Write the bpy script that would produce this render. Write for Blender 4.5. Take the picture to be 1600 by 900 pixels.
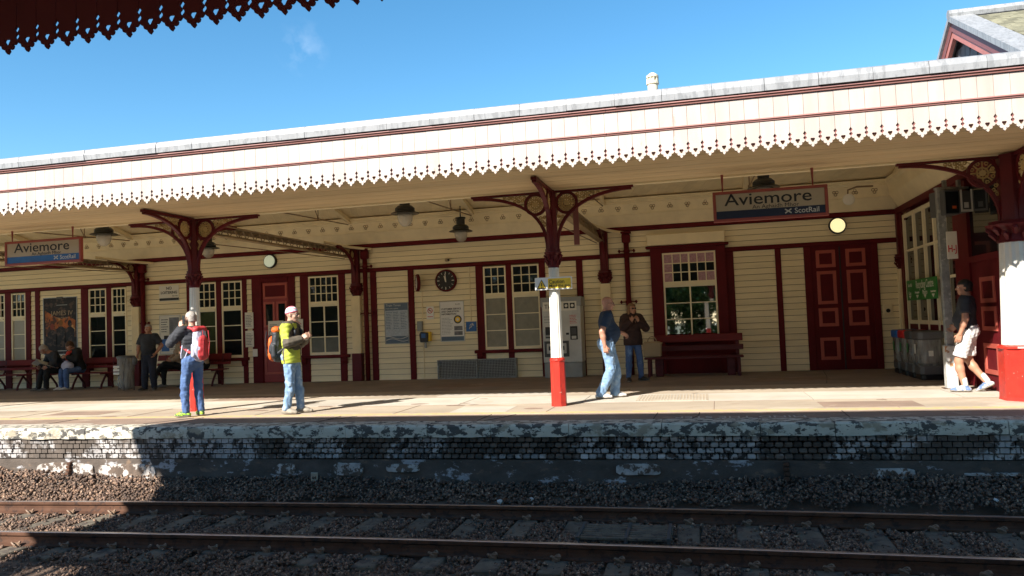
import bpy, bmesh, math, random
import numpy as np
from mathutils import Vector, Matrix
random.seed(7); RNG = np.random.default_rng(7)
PI = math.pi; rad = math.radians
for o in list(bpy.data.objects): bpy.data.objects.remove(o)
SC = bpy.context.scene; COL = SC.collection

# ---------------------------------------------------------------- camera
def make_camera():
    f, p, y, r, cz = 1228.155, 0.0441, 0.2356, -0.0394, 1.3596
    cy, sy, cp, sp = math.cos(y), math.sin(y), math.cos(p), math.sin(p)
    F = Vector((-sy*cp, cy*cp, sp)); Rt = Vector((cy, sy, 0)); U = Rt.cross(F)
    c, s = math.cos(r), math.sin(r)
    R2 = c*Rt + s*U; U2 = -s*Rt + c*U
    cam = bpy.data.cameras.new('camera'); o = bpy.data.objects.new('camera', cam); COL.objects.link(o)
    cam.sensor_width = 36; cam.lens = f/1600*36; cam.clip_start = 0.05; cam.clip_end = 3000
    m = Matrix((R2, U2, -F)).transposed().to_4x4(); m.translation = Vector((0, 0, cz))
    o.matrix_world = m; SC.camera = o
make_camera()

# ---------------------------------------------------------------- light
SUN = Vector((0.70, 1.31, -1.0)).normalized()       # direction in which the light travels
sl = bpy.data.lights.new('sun', 'SUN'); sl.energy = 5.0; sl.angle = rad(0.5); sl.color = (1.0, 0.93, 0.84)
so = bpy.data.objects.new('sun', sl); COL.objects.link(so); so.rotation_euler = SUN.to_track_quat('-Z', 'Y').to_euler(); so.location = (-30, -50, 60)
W = bpy.data.worlds.new('World'); SC.world = W; W.use_nodes = True
wn = W.node_tree.nodes; wl = W.node_tree.links
bg = wn['Background']; sky = wn.new('ShaderNodeTexSky'); sky.sky_type = 'NISHITA'; sky.sun_disc = False
sky.sun_elevation = math.asin(-SUN.z); sky.sun_rotation = math.atan2(-SUN.x, -SUN.y)
sky.air_density = 1.0; sky.dust_density = 0.3; sky.ozone_density = 1.5; sky.altitude = 1500
# a few thin cloud wisps, fixed to one place in the sky
tc = wn.new('ShaderNodeTexCoord'); dp = wn.new('ShaderNodeVectorMath'); dp.operation = 'DISTANCE'
nz = wn.new('ShaderNodeTexNoise'); nz.inputs['Scale'].default_value = 38; nz.inputs['Detail'].default_value = 5
cd = Vector((-0.4425, 0.8325, 0.3335)).normalized()
dp.inputs[1].default_value = cd; wl.new(tc.outputs['Generated'], dp.inputs[0]); wl.new(tc.outputs['Generated'], nz.inputs['Vector'])
mr = wn.new('ShaderNodeMapRange'); mr.inputs[1].default_value = 0.0; mr.inputs[2].default_value = 0.035; mr.inputs[3].default_value = 1; mr.inputs[4].default_value = 0
wl.new(dp.outputs['Value'], mr.inputs[0])
m2 = wn.new('ShaderNodeMapRange'); m2.inputs[1].default_value = 0.45; m2.inputs[2].default_value = 0.85; m2.inputs[3].default_value = 0; m2.inputs[4].default_value = 0.3
wl.new(nz.outputs['Fac'], m2.inputs[0])
mm = wn.new('ShaderNodeMath'); mm.operation = 'MULTIPLY'; wl.new(mr.outputs[0], mm.inputs[0]); wl.new(m2.outputs[0], mm.inputs[1])
mx = wn.new('ShaderNodeMixRGB'); mx.inputs[2].default_value = (6.5, 7.0, 7.6, 1); wl.new(mm.outputs[0], mx.inputs[0]); hs = wn.new('ShaderNodeHueSaturation'); hs.inputs['Saturation'].default_value = 1.27; hs.inputs['Hue'].default_value = 0.488; wl.new(sky.outputs[0], hs.inputs['Color']); wl.new(hs.outputs[0], mx.inputs[1])
wl.new(mx.outputs[0], bg.inputs['Color']); bg.inputs['Strength'].default_value = 0.092
vs = SC.view_settings; vs.view_transform = 'Standard'; vs.look = 'None'; vs.gamma = 1; vs.exposure = 1.32; vs.use_curve_mapping = False
SC.cycles.max_bounces = 10; SC.cycles.diffuse_bounces = 8

# ---------------------------------------------------------------- materials
MATS = {}
def M(name, col, rough=0.6, metal=0.0, var=0.12, vscale=3.0, bump=0.0, bscale=60.0, rnd=0.0, col2=None, thr=None, nscale=4.0, spec=0.5, emit=0, stretch=None, col3=None, thr3=None, n3=9.0, obj=False, alpha=1.0, ior=1.45, coat=0):
    """var: slow tone variation; rnd: per-object tone; col2/thr: second colour where noise exceeds thr"""
    m = bpy.data.materials.new(name); m.use_nodes = True; N = m.node_tree.nodes; L = m.node_tree.links
    b = N['Principled BSDF']; b.inputs['Roughness'].default_value = rough; b.inputs['Metallic'].default_value = metal
    b.inputs['Specular IOR Level'].default_value = spec; b.inputs['IOR'].default_value = ior; b.inputs['Coat Weight'].default_value = coat
    if alpha < 1: b.inputs['Alpha'].default_value = alpha
    geo = N.new('ShaderNodeNewGeometry') if not obj else N.new('ShaderNodeTexCoord')
    pos = geo.outputs['Position'] if not obj else geo.outputs['Object']
    if stretch:
        mp = N.new('ShaderNodeMapping'); mp.inputs['Scale'].default_value = stretch; L.new(pos, mp.inputs['Vector']); pos = mp.outputs['Vector']
    cur = N.new('ShaderNodeRGB'); cur.outputs[0].default_value = (*col, 1); cur = cur.outputs[0]
    def noise(sc, det=6, r=0.6):
        n = N.new('ShaderNodeTexNoise'); n.inputs['Scale'].default_value = sc; n.inputs['Detail'].default_value = det; n.inputs['Roughness'].default_value = r
        L.new(pos, n.inputs['Vector']); return n.outputs['Fac']
    def mixc(f, a, bcol):
        x = N.new('ShaderNodeMixRGB'); L.new(f, x.inputs[0]); L.new(a, x.inputs[1]); x.inputs[2].default_value = (*bcol, 1); return x.outputs[0]
    def ramp(f, lo, hi, a=0.0, b_=1.0):
        x = N.new('ShaderNodeMapRange'); x.inputs[1].default_value = lo; x.inputs[2].default_value = hi; x.inputs[3].default_value = a; x.inputs[4].default_value = b_
        L.new(f, x.inputs[0]); return x.outputs[0]
    if col2: cur = mixc(ramp(noise(nscale, 8, 0.65), thr-0.02, thr+0.02), cur, col2)
    if col3: cur = mixc(ramp(noise(n3, 8, 0.6), thr3-0.03, thr3+0.03), cur, col3)
    if var or rnd:
        h = N.new('ShaderNodeHueSaturation'); L.new(cur, h.inputs['Color'])
        v = ramp(noise(vscale), 0.3, 0.7, 1-var, 1+var)
        if rnd:
            oi = N.new('ShaderNodeObjectInfo'); q = ramp(oi.outputs['Random'], 0, 1, 1-rnd, 1+rnd)
            mu = N.new('ShaderNodeMath'); mu.operation = 'MULTIPLY'; L.new(v, mu.inputs[0]); L.new(q, mu.inputs[1]); v = mu.outputs[0]
        L.new(v, h.inputs['Value']); cur = h.outputs[0]
    L.new(cur, b.inputs['Base Color'])
    if bump:
        bn = N.new('ShaderNodeBump'); bn.inputs['Strength'].default_value = bump; bn.inputs['Distance'].default_value = 0.01
        L.new(noise(bscale, 4), bn.inputs['Height']); L.new(bn.outputs[0], b.inputs['Normal'])
    if emit: L.new(cur, b.inputs['Emission Color']); b.inputs['Emission Strength'].default_value = emit
    MATS[name] = m; return m
M('cream', (0.84, 0.73, 0.48), 0.5, var=0.08, rnd=0.07, bump=0.12, bscale=25, stretch=(0.4, 1, 3))
M('cream_ceiling', (0.82, 0.70, 0.45), 0.55, var=0.08, rnd=0.04, bump=0.1)
M('soffit', (0.68, 0.52, 0.30), 0.45, var=0.12, rnd=0.08, stretch=(0.5, 4, 1))
M('window_cream', (0.84, 0.75, 0.52), 0.4, var=0.04)
M('maroon', (0.105, 0.009, 0.012), 0.55, spec=0.15, var=0.15, bump=0.08, bscale=30)
M('maroon_iron', (0.10, 0.01, 0.013), 0.45, spec=0.25, var=0.2, bump=0.25, bscale=40)
M('door_red', (0.27, 0.03, 0.028), 0.4, var=0.1)
M('door_salmon', (0.40, 0.085, 0.06), 0.45, var=0.08)
M('post_red', (0.42, 0.022, 0.012), 0.38, var=0.2, vscale=6, col2=(0.50, 0.30, 0.24), thr=0.675, nscale=16, col3=(0.30, 0.02, 0.012), thr3=0.6, n3=7, bump=0.2, bscale=40)
M('post_white', (0.66, 0.64, 0.57), 0.45, var=0.08, col2=(0.40, 0.33, 0.25), thr=0.68, nscale=12, bump=0.2)
M('gold', (0.50, 0.36, 0.15), 0.45, var=0.15)
M('fascia', (0.41, 0.345, 0.30), 0.5, var=0.12, vscale=4, rnd=0.07, stretch=(1, 1, 0.25), col2=(0.34, 0.25, 0.21), thr=0.66, nscale=7)
M('fascia_trim', (0.33, 0.16, 0.14), 0.45, var=0.1)
M('lead', (0.215, 0.22, 0.225), 0.45, metal=0.0, var=0.12, vscale=5, stretch=(1, 1, 0.15), col2=(0.28, 0.285, 0.29), thr=0.47, nscale=13, bump=0.2)
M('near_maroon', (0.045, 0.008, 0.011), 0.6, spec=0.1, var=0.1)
M('iron_brown', (0.22, 0.15, 0.085), 0.5, var=0.25, vscale=8, bump=0.2)
M('girder', (0.30, 0.215, 0.12), 0.5, var=0.25, vscale=8)
M('black', (0.012, 0.012, 0.013), 0.35, var=0.1)
M('black_iron', (0.015, 0.016, 0.017), 0.3, var=0.1)
M('globe', (0.55, 0.52, 0.45), 0.08, var=0.05, alpha=0.55)
M('lampglow', (0.75, 0.85, 0.65), 0.3, var=0.0, emit=0.12)
M('lampyellow', (0.95, 0.82, 0.42), 0.3, var=0.05, emit=0.42)
M('glass_dark', (0.012, 0.014, 0.016), 0.03, var=0.0, spec=0.5, ior=1.45)
M('glass_mirror', (0.012, 0.014, 0.014), 0.02, var=0.0, spec=0.8, ior=3.3)
M('glass_blind', (0.36, 0.34, 0.28), 0.25, var=0.12, vscale=2, spec=0.6)
M('glass_frost', (0.25, 0.235, 0.18), 0.2, var=0.15, vscale=6, spec=0.6)
M('glass_dim', (0.10, 0.105, 0.09), 0.2, var=0.25, vscale=4, spec=0.5)
M('glass_mid', (0.05, 0.06, 0.03), 0.05, var=0.3, vscale=3, spec=0.6, ior=1.75)
M('pink_print', (0.42, 0.24, 0.27), 0.4, var=0.3, vscale=25)
M('asphalt', (0.25, 0.20, 0.16), 0.9, var=0.18, vscale=1.2, bump=0.5, bscale=180)
M('asphalt_brown', (0.25, 0.18, 0.135), 0.9, var=0.16, vscale=1.6, bump=0.4, bscale=160, col2=(0.32, 0.25, 0.19), thr=0.60, nscale=2.5)
M('tan_paving', (0.37, 0.31, 0.235), 0.9, var=0.2, vscale=0.9, col2=(0.32, 0.26, 0.19), thr=0.62, nscale=3.5, col3=(0.46, 0.40, 0.31), thr3=0.60, n3=1.2, bump=0.35, bscale=150, stretch=(0.5, 1, 1))
M('light_paving', (0.46, 0.425, 0.36), 0.85, col3=(0.43, 0.38, 0.30), thr3=0.58, n3=0.7, var=0.14, vscale=1.4, bump=0.3, bscale=150, rnd=0.06, col2=(0.45, 0.40, 0.31), thr=0.62, nscale=2)
M('yellow_line', (0.60, 0.39, 0.15), 0.7, var=0.15, vscale=12, col2=(0.40, 0.33, 0.24), thr=0.56, nscale=10)
M('coping', (0.52, 0.49, 0.40), 0.75, col3=(0.30, 0.26, 0.19), thr3=0.585, n3=3.2, var=0.14, vscale=5, col2=(0.075, 0.07, 0.062), thr=0.525, nscale=9.5, bump=0.5, bscale=50, stretch=(0.75, 1, 1.2))
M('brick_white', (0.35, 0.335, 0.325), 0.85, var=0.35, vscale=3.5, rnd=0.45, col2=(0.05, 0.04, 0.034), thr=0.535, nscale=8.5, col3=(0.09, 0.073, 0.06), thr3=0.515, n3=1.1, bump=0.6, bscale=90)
M('mortar', (0.035, 0.03, 0.027), 0.95, var=0.3, bump=0.6)
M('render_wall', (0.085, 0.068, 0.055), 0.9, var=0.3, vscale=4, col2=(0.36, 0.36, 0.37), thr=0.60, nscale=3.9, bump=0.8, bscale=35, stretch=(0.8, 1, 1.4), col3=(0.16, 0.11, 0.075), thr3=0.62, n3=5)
M('render_light', (0.44, 0.41, 0.38), 0.85, var=0.4, vscale=6, col2=(0.11, 0.08, 0.06), thr=0.50, nscale=8, bump=0.9, bscale=35)
M('ballast', (0.19, 0.115, 0.075), 0.9, var=0.4, vscale=1.4, col2=(0.085, 0.058, 0.045), thr=0.47, nscale=22, col3=(0.40, 0.28, 0.19), thr3=0.60, n3=30)
M('ballast_bed', (0.12, 0.08, 0.055), 1.0, var=0.3, bump=1.0, bscale=30)
M('ballast_white', (0.55, 0.55, 0.53), 0.8)
M('sleeper', (0.135, 0.115, 0.085), 0.9, var=0.3, vscale=6, bump=0.6, bscale=50, col2=(0.075, 0.06, 0.05), thr=0.56, nscale=7)
M('rust', (0.095, 0.048, 0.030), 0.75, var=0.25, vscale=4, bump=0.3, bscale=60, spec=0.2, col2=(0.055, 0.032, 0.024), thr=0.56, nscale=9)
M('rail_head', (0.62, 0.58, 0.57), 0.3, metal=0.9, var=0.15, vscale=5)
M('clip', (0.20, 0.13, 0.085), 0.6, var=0.2)
M('slate', (0.12, 0.115, 0.125), 0.6, var=0.2, rnd=0.25)
M('slate_green', (0.17, 0.16, 0.105), 0.8, var=0.3, rnd=0.25, vscale=6)
M('barge', (0.42, 0.15, 0.12), 0.5, var=0.1)
M('barge_dark', (0.20, 0.07, 0.065), 0.5, var=0.1)
M('vent', (0.62, 0.55, 0.40), 0.7, var=0.15)
M('steel', (0.42, 0.43, 0.42), 0.4, metal=0.6, var=0.12, vscale=6)
M('galv', (0.26, 0.27, 0.26), 0.55, metal=0.3, var=0.3, vscale=9, col2=(0.42, 0.42, 0.40), thr=0.6, nscale=11)
M('galv_rust', (0.45, 0.45, 0.42), 0.6, var=0.3, vscale=9, col2=(0.28, 0.13, 0.05), thr=0.60, nscale=8)
M('grey', (0.30, 0.31, 0.30), 0.5)
M('dark_grey', (0.07, 0.073, 0.075), 0.5)
M('light_grey', (0.55, 0.55, 0.52), 0.45)
M('white', (0.78, 0.77, 0.73), 0.5, var=0.04)
M('paper', (0.72, 0.69, 0.60), 0.6, var=0.05)
M('sign_black', (0.02, 0.02, 0.02), 0.5)
M('sign_frame', (0.28, 0.06, 0.045), 0.45, var=0.1)
M('sign_face', (0.42, 0.36, 0.27), 0.5, var=0.05)
M('sign_blue', (0.02, 0.11, 0.32), 0.4, var=0.15, vscale=5)
M('sign_navy', (0.012, 0.02, 0.05), 0.4)
M('sign_text', (0.012, 0.014, 0.02), 0.5, var=0)
M('yellow', (0.85, 0.56, 0.04), 0.5, var=0.03)
M('sign_green', (0.03, 0.20, 0.04), 0.5, var=0.05)
M('red_print', (0.55, 0.03, 0.03), 0.5)
M('blue_print', (0.03, 0.12, 0.35), 0.5)
M('timetable_blue', (0.10, 0.15, 0.21), 0.5, var=0.05)
M('timetable_pale', (0.40, 0.45, 0.50), 0.35, var=0.18, vscale=28)
M('poster_dark', (0.03, 0.028, 0.03), 0.5, spec=0.2, var=0.3, col2=(0.09, 0.06, 0.05), thr=0.55, nscale=6)
M('poster_fire', (0.42, 0.13, 0.04), 0.5, spec=0.2, var=0.3, col2=(0.10, 0.05, 0.035), thr=0.50, nscale=3.5, col3=(0.68, 0.38, 0.14), thr3=0.60, n3=4)
M('poster_grey', (0.16, 0.16, 0.17), 0.4, var=0.4, vscale=9)
M('bench_maroon', (0.15, 0.016, 0.016), 0.5, spec=0.25, var=0.15, vscale=5, stretch=(0.3, 2, 2))
M('bench_dark', (0.09, 0.018, 0.022), 0.5, spec=0.25, var=0.2, vscale=5, stretch=(0.3, 2, 2))
M('plastic_clear', (0.34, 0.33, 0.30), 0.2, var=0.4, vscale=5, alpha=0.6, stretch=(3, 3, 0.6))
M('bin_grey', (0.10, 0.10, 0.10), 0.4)
M('bin_blue', (0.02, 0.13, 0.42), 0.4); M('bin_red', (0.55, 0.02, 0.02), 0.4)
M('bag_beige', (0.36, 0.27, 0.16), 0.55, var=0.06)
M('trunk', (0.12, 0.08, 0.05), 0.9, var=0.3, bump=0.8, bscale=12)
M('leaf', (0.075, 0.15, 0.03), 0.55, var=0.5, vscale=1.6, col2=(0.10, 0.16, 0.03), thr=0.5, nscale=5)
M('hedge_ground', (0.06, 0.08, 0.03), 0.95, var=0.3)
M('joint', (0.20, 0.13, 0.055), 0.9, var=0.1)  # dark brown paints the shade and dirt in gaps between wall boards
# people
M('skin', (0.45, 0.235, 0.155), 0.5, var=0.05, bump=0.1, bscale=70)
M('skin_red', (0.40, 0.20, 0.135), 0.45, var=0.06)
M('skin_brown', (0.40, 0.20, 0.125), 0.5, var=0.05)
M('skin_pale', (0.45, 0.27, 0.195), 0.5, var=0.05)
M('denim', (0.065, 0.12, 0.26), 0.85, var=0.22, vscale=9, bump=0.35, bscale=120, col2=(0.12, 0.20, 0.36), thr=0.6, nscale=6)
M('denim_light', (0.16, 0.26, 0.40), 0.85, var=0.2, vscale=9, bump=0.35, bscale=120, col2=(0.26, 0.36, 0.48), thr=0.55, nscale=6)
M('denim_dark', (0.018, 0.022, 0.036), 0.85, var=0.2, vscale=9, bump=0.3, bscale=120)
M('navy', (0.012, 0.028, 0.06), 0.85, var=0.15, vscale=8, bump=0.3, bscale=150)
M('charcoal', (0.028, 0.030, 0.036), 0.85, var=0.2, vscale=8, bump=0.3, bscale=150)
M('cloth_black', (0.012, 0.012, 0.013), 0.85, var=0.2, vscale=8)
M('cloth_grey', (0.13, 0.13, 0.13), 0.85, var=0.2, vscale=8)
M('cloth_brown', (0.035, 0.016, 0.014), 0.8, var=0.2, vscale=8, bump=0.3, bscale=120)
M('cloth_beige', (0.36, 0.27, 0.19), 0.85, var=0.12, vscale=8, bump=0.3, bscale=120)
M('cloth_tan', (0.22, 0.10, 0.03), 0.8, var=0.15)
M('cloth_rust', (0.26, 0.06, 0.04), 0.8, var=0.15)
M('cloth_lime', (0.36, 0.41, 0.045), 0.7, var=0.12, vscale=7, bump=0.25, bscale=90)
M('cloth_olive', (0.085, 0.07, 0.05), 0.75, var=0.15, vscale=7)
M('cloth_white', (0.56, 0.55, 0.53), 0.8, var=0.07, vscale=6, bump=0.2)
M('cloth_redbright', (0.55, 0.05, 0.03), 0.75, var=0.1)
M('bag_orange', (0.62, 0.11, 0.015), 0.6, var=0.15, vscale=7)
M('bag_black', (0.022, 0.025, 0.03), 0.6, var=0.2)
M('bag_red', (0.42, 0.035, 0.04), 0.6, var=0.12, vscale=9)
M('bag_lilac', (0.42, 0.42, 0.52), 0.6, var=0.12, vscale=9)
M('hair_grey', (0.33, 0.30, 0.27), 0.7, var=0.25, vscale=30, bump=0.6, bscale=90)
M('hair_dark', (0.016, 0.011, 0.009), 0.55, var=0.2, vscale=30, bump=0.6, bscale=90)
M('hair_brown', (0.07, 0.035, 0.02), 0.6, var=0.25, vscale=30, bump=0.6, bscale=90)
M('hair_blond', (0.20, 0.11, 0.05), 0.6, var=0.25, vscale=30, bump=0.6, bscale=90)
M('shoe_green', (0.30, 0.50, 0.03), 0.6, var=0.3, vscale=25, col2=(0.03, 0.06, 0.04), thr=0.52, nscale=22)
M('shoe_grey', (0.28, 0.25, 0.20), 0.7, var=0.25, vscale=15)
M('shoe_blue', (0.42, 0.42, 0.42), 0.7, var=0.2, col2=(0.10, 0.16, 0.30), thr=0.5, nscale=16)
M('shoe_dark', (0.03, 0.026, 0.024), 0.6, var=0.2)
M('sole', (0.22, 0.19, 0.15), 0.8)
M('beanie_pink', (0.58, 0.14, 0.18), 0.85, var=0.08); M('beanie_pale', (0.60, 0.68, 0.78), 0.85, var=0.05)

# ---------------------------------------------------------------- helpers
def tag(o, label=None, cat=None, group=None, kind=None):
    if label: o['label'] = label
    if cat: o['category'] = cat
    if group: o['group'] = group
    if kind: o['kind'] = kind
    return o
def empty(name, loc=(0, 0, 0), rz=0, label=None, cat=None, group=None, kind=None):
    o = bpy.data.objects.new(name, None); COL.objects.link(o); o.location = loc; o.rotation_euler = (0, 0, rz); o.empty_display_size = 0.2
    return tag(o, label, cat, group, kind)
def dup(o, parent=None, loc=None, rz=None):
    c = o.copy(); COL.objects.link(c)
    if parent is not None: c.parent = parent; c.matrix_parent_inverse = o.matrix_parent_inverse.copy()
    if loc is not None: c.location = loc
    if rz is not None: c.rotation_euler = (0, 0, rz)
    for ch in list(o.children): dup(ch, c)
    return c
def wmat(o):
    m = o.matrix_basis.copy()
    return (wmat(o.parent) @ o.matrix_parent_inverse @ m) if o.parent else m
def link(name, me, parent=None, world=False, smooth=False, loc=None):
    """world=True: the mesh is in world coordinates although the object hangs under a moved parent"""
    o = bpy.data.objects.new(name, me); COL.objects.link(o)
    if parent is not None:
        o.parent = parent
        if world: o.matrix_parent_inverse = wmat(parent).inverted()
    if loc is not None: o.location = loc
    if smooth:
        me.polygons.foreach_set('use_smooth', [True]*len(me.polygons))
    return o
class MB:
    def __init__(s): s.v = []; s.f = []; s.m = []
    def add(s, vs, fs, mi=0):
        b = len(s.v); s.v += [tuple(v) for v in vs]; s.f += [tuple(i+b for i in f) for f in fs]; s.m += [mi]*len(fs); return s
    def box(s, x0, x1, y0, y1, z0, z1, mi=0):
        return s.add([(x0,y0,z0),(x1,y0,z0),(x1,y1,z0),(x0,y1,z0),(x0,y0,z1),(x1,y0,z1),(x1,y1,z1),(x0,y1,z1)],
                     [(0,3,2,1),(4,5,6,7),(0,1,5,4),(1,2,6,5),(2,3,7,6),(3,0,4,7)], mi)
    def prism(s, poly, axis, a, b, mi=0):
        """poly: 2D ring; axis x: (y,z) ring swept in x; y: (x,z); z: (x,y)"""
        n = len(poly)
        P = {'x': lambda t, p: (t, p[0], p[1]), 'y': lambda t, p: (p[0], t, p[1]), 'z': lambda t, p: (p[0], p[1], t)}[axis]
        vs = [P(a, p) for p in poly]+[P(b, p) for p in poly]
        return s.add(vs, [tuple(range(n))[::-1], tuple(range(n, 2*n))]+[(i, (i+1) % n, n+(i+1) % n, n+i) for i in range(n)], mi)
    def lathe(s, prof, c=(0, 0), n=16, mi=0, flute=0):
        """prof: list of (r, z) bottom to top, around a vertical axis"""
        b = []; 
        for r, z in prof:
            for k in range(n):
                a = 2*PI*(k+0.5)/n; rr = r*(1-(flute if (flute and k % 2) else 0)); b.append((c[0]+rr*math.cos(a), c[1]+rr*math.sin(a), z))
        fs = []
        for j in range(len(prof)-1):
            for k in range(n): k2 = (k+1) % n; fs.append((j*n+k, j*n+k2, (j+1)*n+k2, (j+1)*n+k))
        fs.append(tuple(range(n))[::-1]); fs.append(tuple((len(prof)-1)*n+k for k in range(n)))
        return s.add(b, fs, mi)
    def tube(s, pts, r, n=6, mi=0, closed=False):
        pts = [Vector(p) for p in pts]; L = len(pts); rs = r if isinstance(r, (list, tuple)) else [r]*L; vs = []
        for i, p in enumerate(pts):
            if closed: d = pts[(i+1) % L]-pts[i-1]
            else: d = pts[min(i+1, L-1)]-pts[max(i-1, 0)]
            d = d.normalized() if d.length > 1e-9 else Vector((0, 0, 1))
            up = Vector((0, 0, 1)) if abs(d.z) < 0.95 else Vector((0, 1, 0))
            a = d.cross(up).normalized(); b = d.cross(a)
            for k in range(n): t = 2*PI*k/n; vs.append(p+a*rs[i]*math.cos(t)+b*rs[i]*math.sin(t))
        fs = []
        for i in range(L if closed else L-1):
            i2 = (i+1) % L
            for k in range(n): k2 = (k+1) % n; fs.append((i*n+k, i*n+k2, i2*n+k2, i2*n+k))
        if not closed: fs += [tuple(range(n)), tuple((L-1)*n+k for k in range(n))[::-1]]
        return s.add(vs, fs, mi)
    def bar(s, pts, w, t, axis, mi=0):
        """flat bar following 2D points in a plane; axis: normal of that plane ('x' or 'y'); w along the normal, t thickness"""
        n = len(pts); vs = []
        for i, p in enumerate(pts):
            a = pts[max(i-1, 0)]; b = pts[min(i+1, n-1)]; dx, dz = b[0]-a[0], b[1]-a[1]; l = math.hypot(dx, dz) or 1; nx, nz = -dz/l, dx/l
            for sx, sw in ((1, 1), (1, -1), (-1, -1), (-1, 1)):
                q = (p[0]+nx*t/2*sx, p[1]+nz*t/2*sx); o = w/2*sw
                vs.append((q[0], o, q[1]) if axis == 'y' else (o, q[0], q[1]))
        fs = [(0, 1, 2, 3), tuple(4*(n-1)+k for k in (3, 2, 1, 0))]
        for i in range(n-1):
            for k in range(4): fs.append((4*i+k, 4*i+(k+1) % 4, 4*i+4+(k+1) % 4, 4*i+4+k))
        return s.add(vs, fs, mi)
    def xf(s, M4):
        s.v = [tuple(M4 @ Vector(v)) for v in s.v]; return s
    def mesh(s, name, mats, bev=0):
        me = bpy.data.meshes.new(name); me.from_pydata(s.v, [], s.f)
        if not isinstance(mats, (list, tuple)): mats = [mats]
        for m in mats: me.materials.append(MATS[m])
        me.polygons.foreach_set('material_index', s.m)
        bm = bmesh.new(); bm.from_mesh(me)
        if bev:
            es = [e for e in bm.edges if len(e.link_faces) == 2 and e.calc_face_angle(0) > 0.5]
            bmesh.ops.bevel(bm, geom=es, offset=bev, segments=1, affect='EDGES', profile=0.5)
        bmesh.ops.recalc_face_normals(bm, faces=bm.faces); bm.to_mesh(me); bm.free()
        return me
    def build(s, name, mats, parent=None, world=False, bev=0, smooth=False, loc=None):
        return link(name, s.mesh(name, mats, bev), parent, world, smooth, loc)
def BOX(name, mat, parent, a, world=False, bev=0): return MB().box(*a).build(name, mat, parent, world, bev)
_tcache = {}
def text(name, s, size, loc, mat, parent=None, world=False, align='CENTER', rot=(PI/2, 0, 0), bold=0.0, sx=1.0, depth=0.001):
    key = (s, size, align, bold, sx, mat)
    if key not in _tcache:
        cu = bpy.data.curves.new(name, 'FONT'); cu.body = s; cu.size = size; cu.align_x = align; cu.align_y = 'CENTER'; cu.extrude = depth; cu.offset = bold; cu.resolution_u = 3
        t = bpy.data.objects.new(name, cu); COL.objects.link(t)
        dg = bpy.context.evaluated_depsgraph_get(); me = bpy.data.meshes.new_from_object(t.evaluated_get(dg))
        bpy.data.objects.remove(t); bpy.data.curves.remove(cu)
        me.materials.clear(); me.materials.append(MATS[mat])
        if sx != 1:
            for v in me.vertices: v.co.x *= sx
        _tcache[key] = me
    o = bpy.data.objects.new(name, _tcache[key]); COL.objects.link(o)
    o.location = loc; o.rotation_euler = rot
    if parent is not None:
        o.parent = parent
        if world: o.matrix_parent_inverse = wmat(parent).inverted()
    return o
def curve_shape(outer, holes, depth):
    """planar shape with holes in x,z, thickness depth in y, returned as a mesh"""
    cu = bpy.data.curves.new('shape', 'CURVE'); cu.dimensions = '2D'; cu.fill_mode = 'BOTH'; cu.extrude = depth/2
    for ring in [outer]+holes:
        sp = cu.splines.new('POLY'); sp.points.add(len(ring)-1); sp.use_cyclic_u = True
        for i, (x, y) in enumerate(ring): sp.points[i].co = (x, y, 0, 1)
    t = bpy.data.objects.new('shape', cu); COL.objects.link(t)
    me = bpy.data.meshes.new_from_object(t.evaluated_get(bpy.context.evaluated_depsgraph_get()))
    bpy.data.objects.remove(t); bpy.data.curves.remove(cu)
    me.transform(Matrix.Rotation(PI/2, 4, 'X')); me.materials.clear(); return me
# ================================================================ the setting
YE = 10.27      # platform edge
YW = 19.2       # station wall
GX0, GX1 = -26.0, 12.0
S = 'structure'
g = MB(); g.add([(-300, -300, -1.25), (300, -300, -1.25), (300, 300, -1.25), (-300, 300, -1.25)], [(0, 1, 2, 3)])
g.build('ground', 'hedge_ground')['kind'] = S
def warpv(x): return np.where(x > -12, -0.0042*(x+2.4)**2, -0.0042*(9.6**2)-0.0042*2*9.6*(-12-x))
def warp(x): return -0.0042*(x+2.4)**2 if x > -12 else -0.0042*(9.6**2)+0.0042*2*9.6*(-12-x)*-1
R1, R2 = YE-0.76+0.10, YE-2.26+0.03       # far and near rail centre lines

# ---- far platform
pf = empty('platform', (0, YE, 0), kind=S)
MB().box(GX0, GX1, YE+0.40, YW+6, -0.9, -0.02).build('platform_base', 'asphalt', pf, True)
bands = [('edge_asphalt', 'asphalt_brown', YE+0.42, 11.42, 0.0), ('tan_strip', 'tan_paving', 11.42, 12.85, 0.001), ('back_tarmac', 'tan_paving', 14.12, 15.6, 0.001)]
for n, m, a, b, z in bands: MB().box(GX0, GX1, a, b, -0.02, z).build(n, m, pf, True)
for (x_, y_, w_, d_, m_) in ((-9.9, 14.25, 1.6, 0.9, 'asphalt_brown'), (-5.0, 14.3, 2.2, 0.7, 'light_paving'), (-3.9, 11.75, 0.9, 0.8, 'light_paving'), (1.6, 11.8, 1.3, 0.7, 'asphalt_brown'), (-11.8, 12.0, 1.2, 0.6, 'asphalt_brown'), (0.9, 16.3, 1.5, 0.9, 'asphalt_brown'), (-6.0, 16.4, 1.8, 1.0, 'asphalt_brown')): MB().box(x_, x_+w_, y_, y_+d_, -0.01, 0.0035).build('repair_patch', m_, pf, True)
MB().box(GX0, 4.39, 15.6, YW, -0.02, 0.001).build('covered_tarmac', 'asphalt', pf, True)
MB().box(4.39, GX1, 15.6, YW, -0.02, 0.0).build('wing_floor', 'asphalt', pf, True)
yl = MB(); yl.box(GX0, GX1, 11.49, 11.55, 0.002, 0.005); yl.build('yellow_line', 'yellow_line', pf, True)
yl = MB(); yl.box(GX0, GX1, 11.63, 11.645, 0.002, 0.005); yl.build('yellow_line', 'yellow_line', pf, True)
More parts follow.
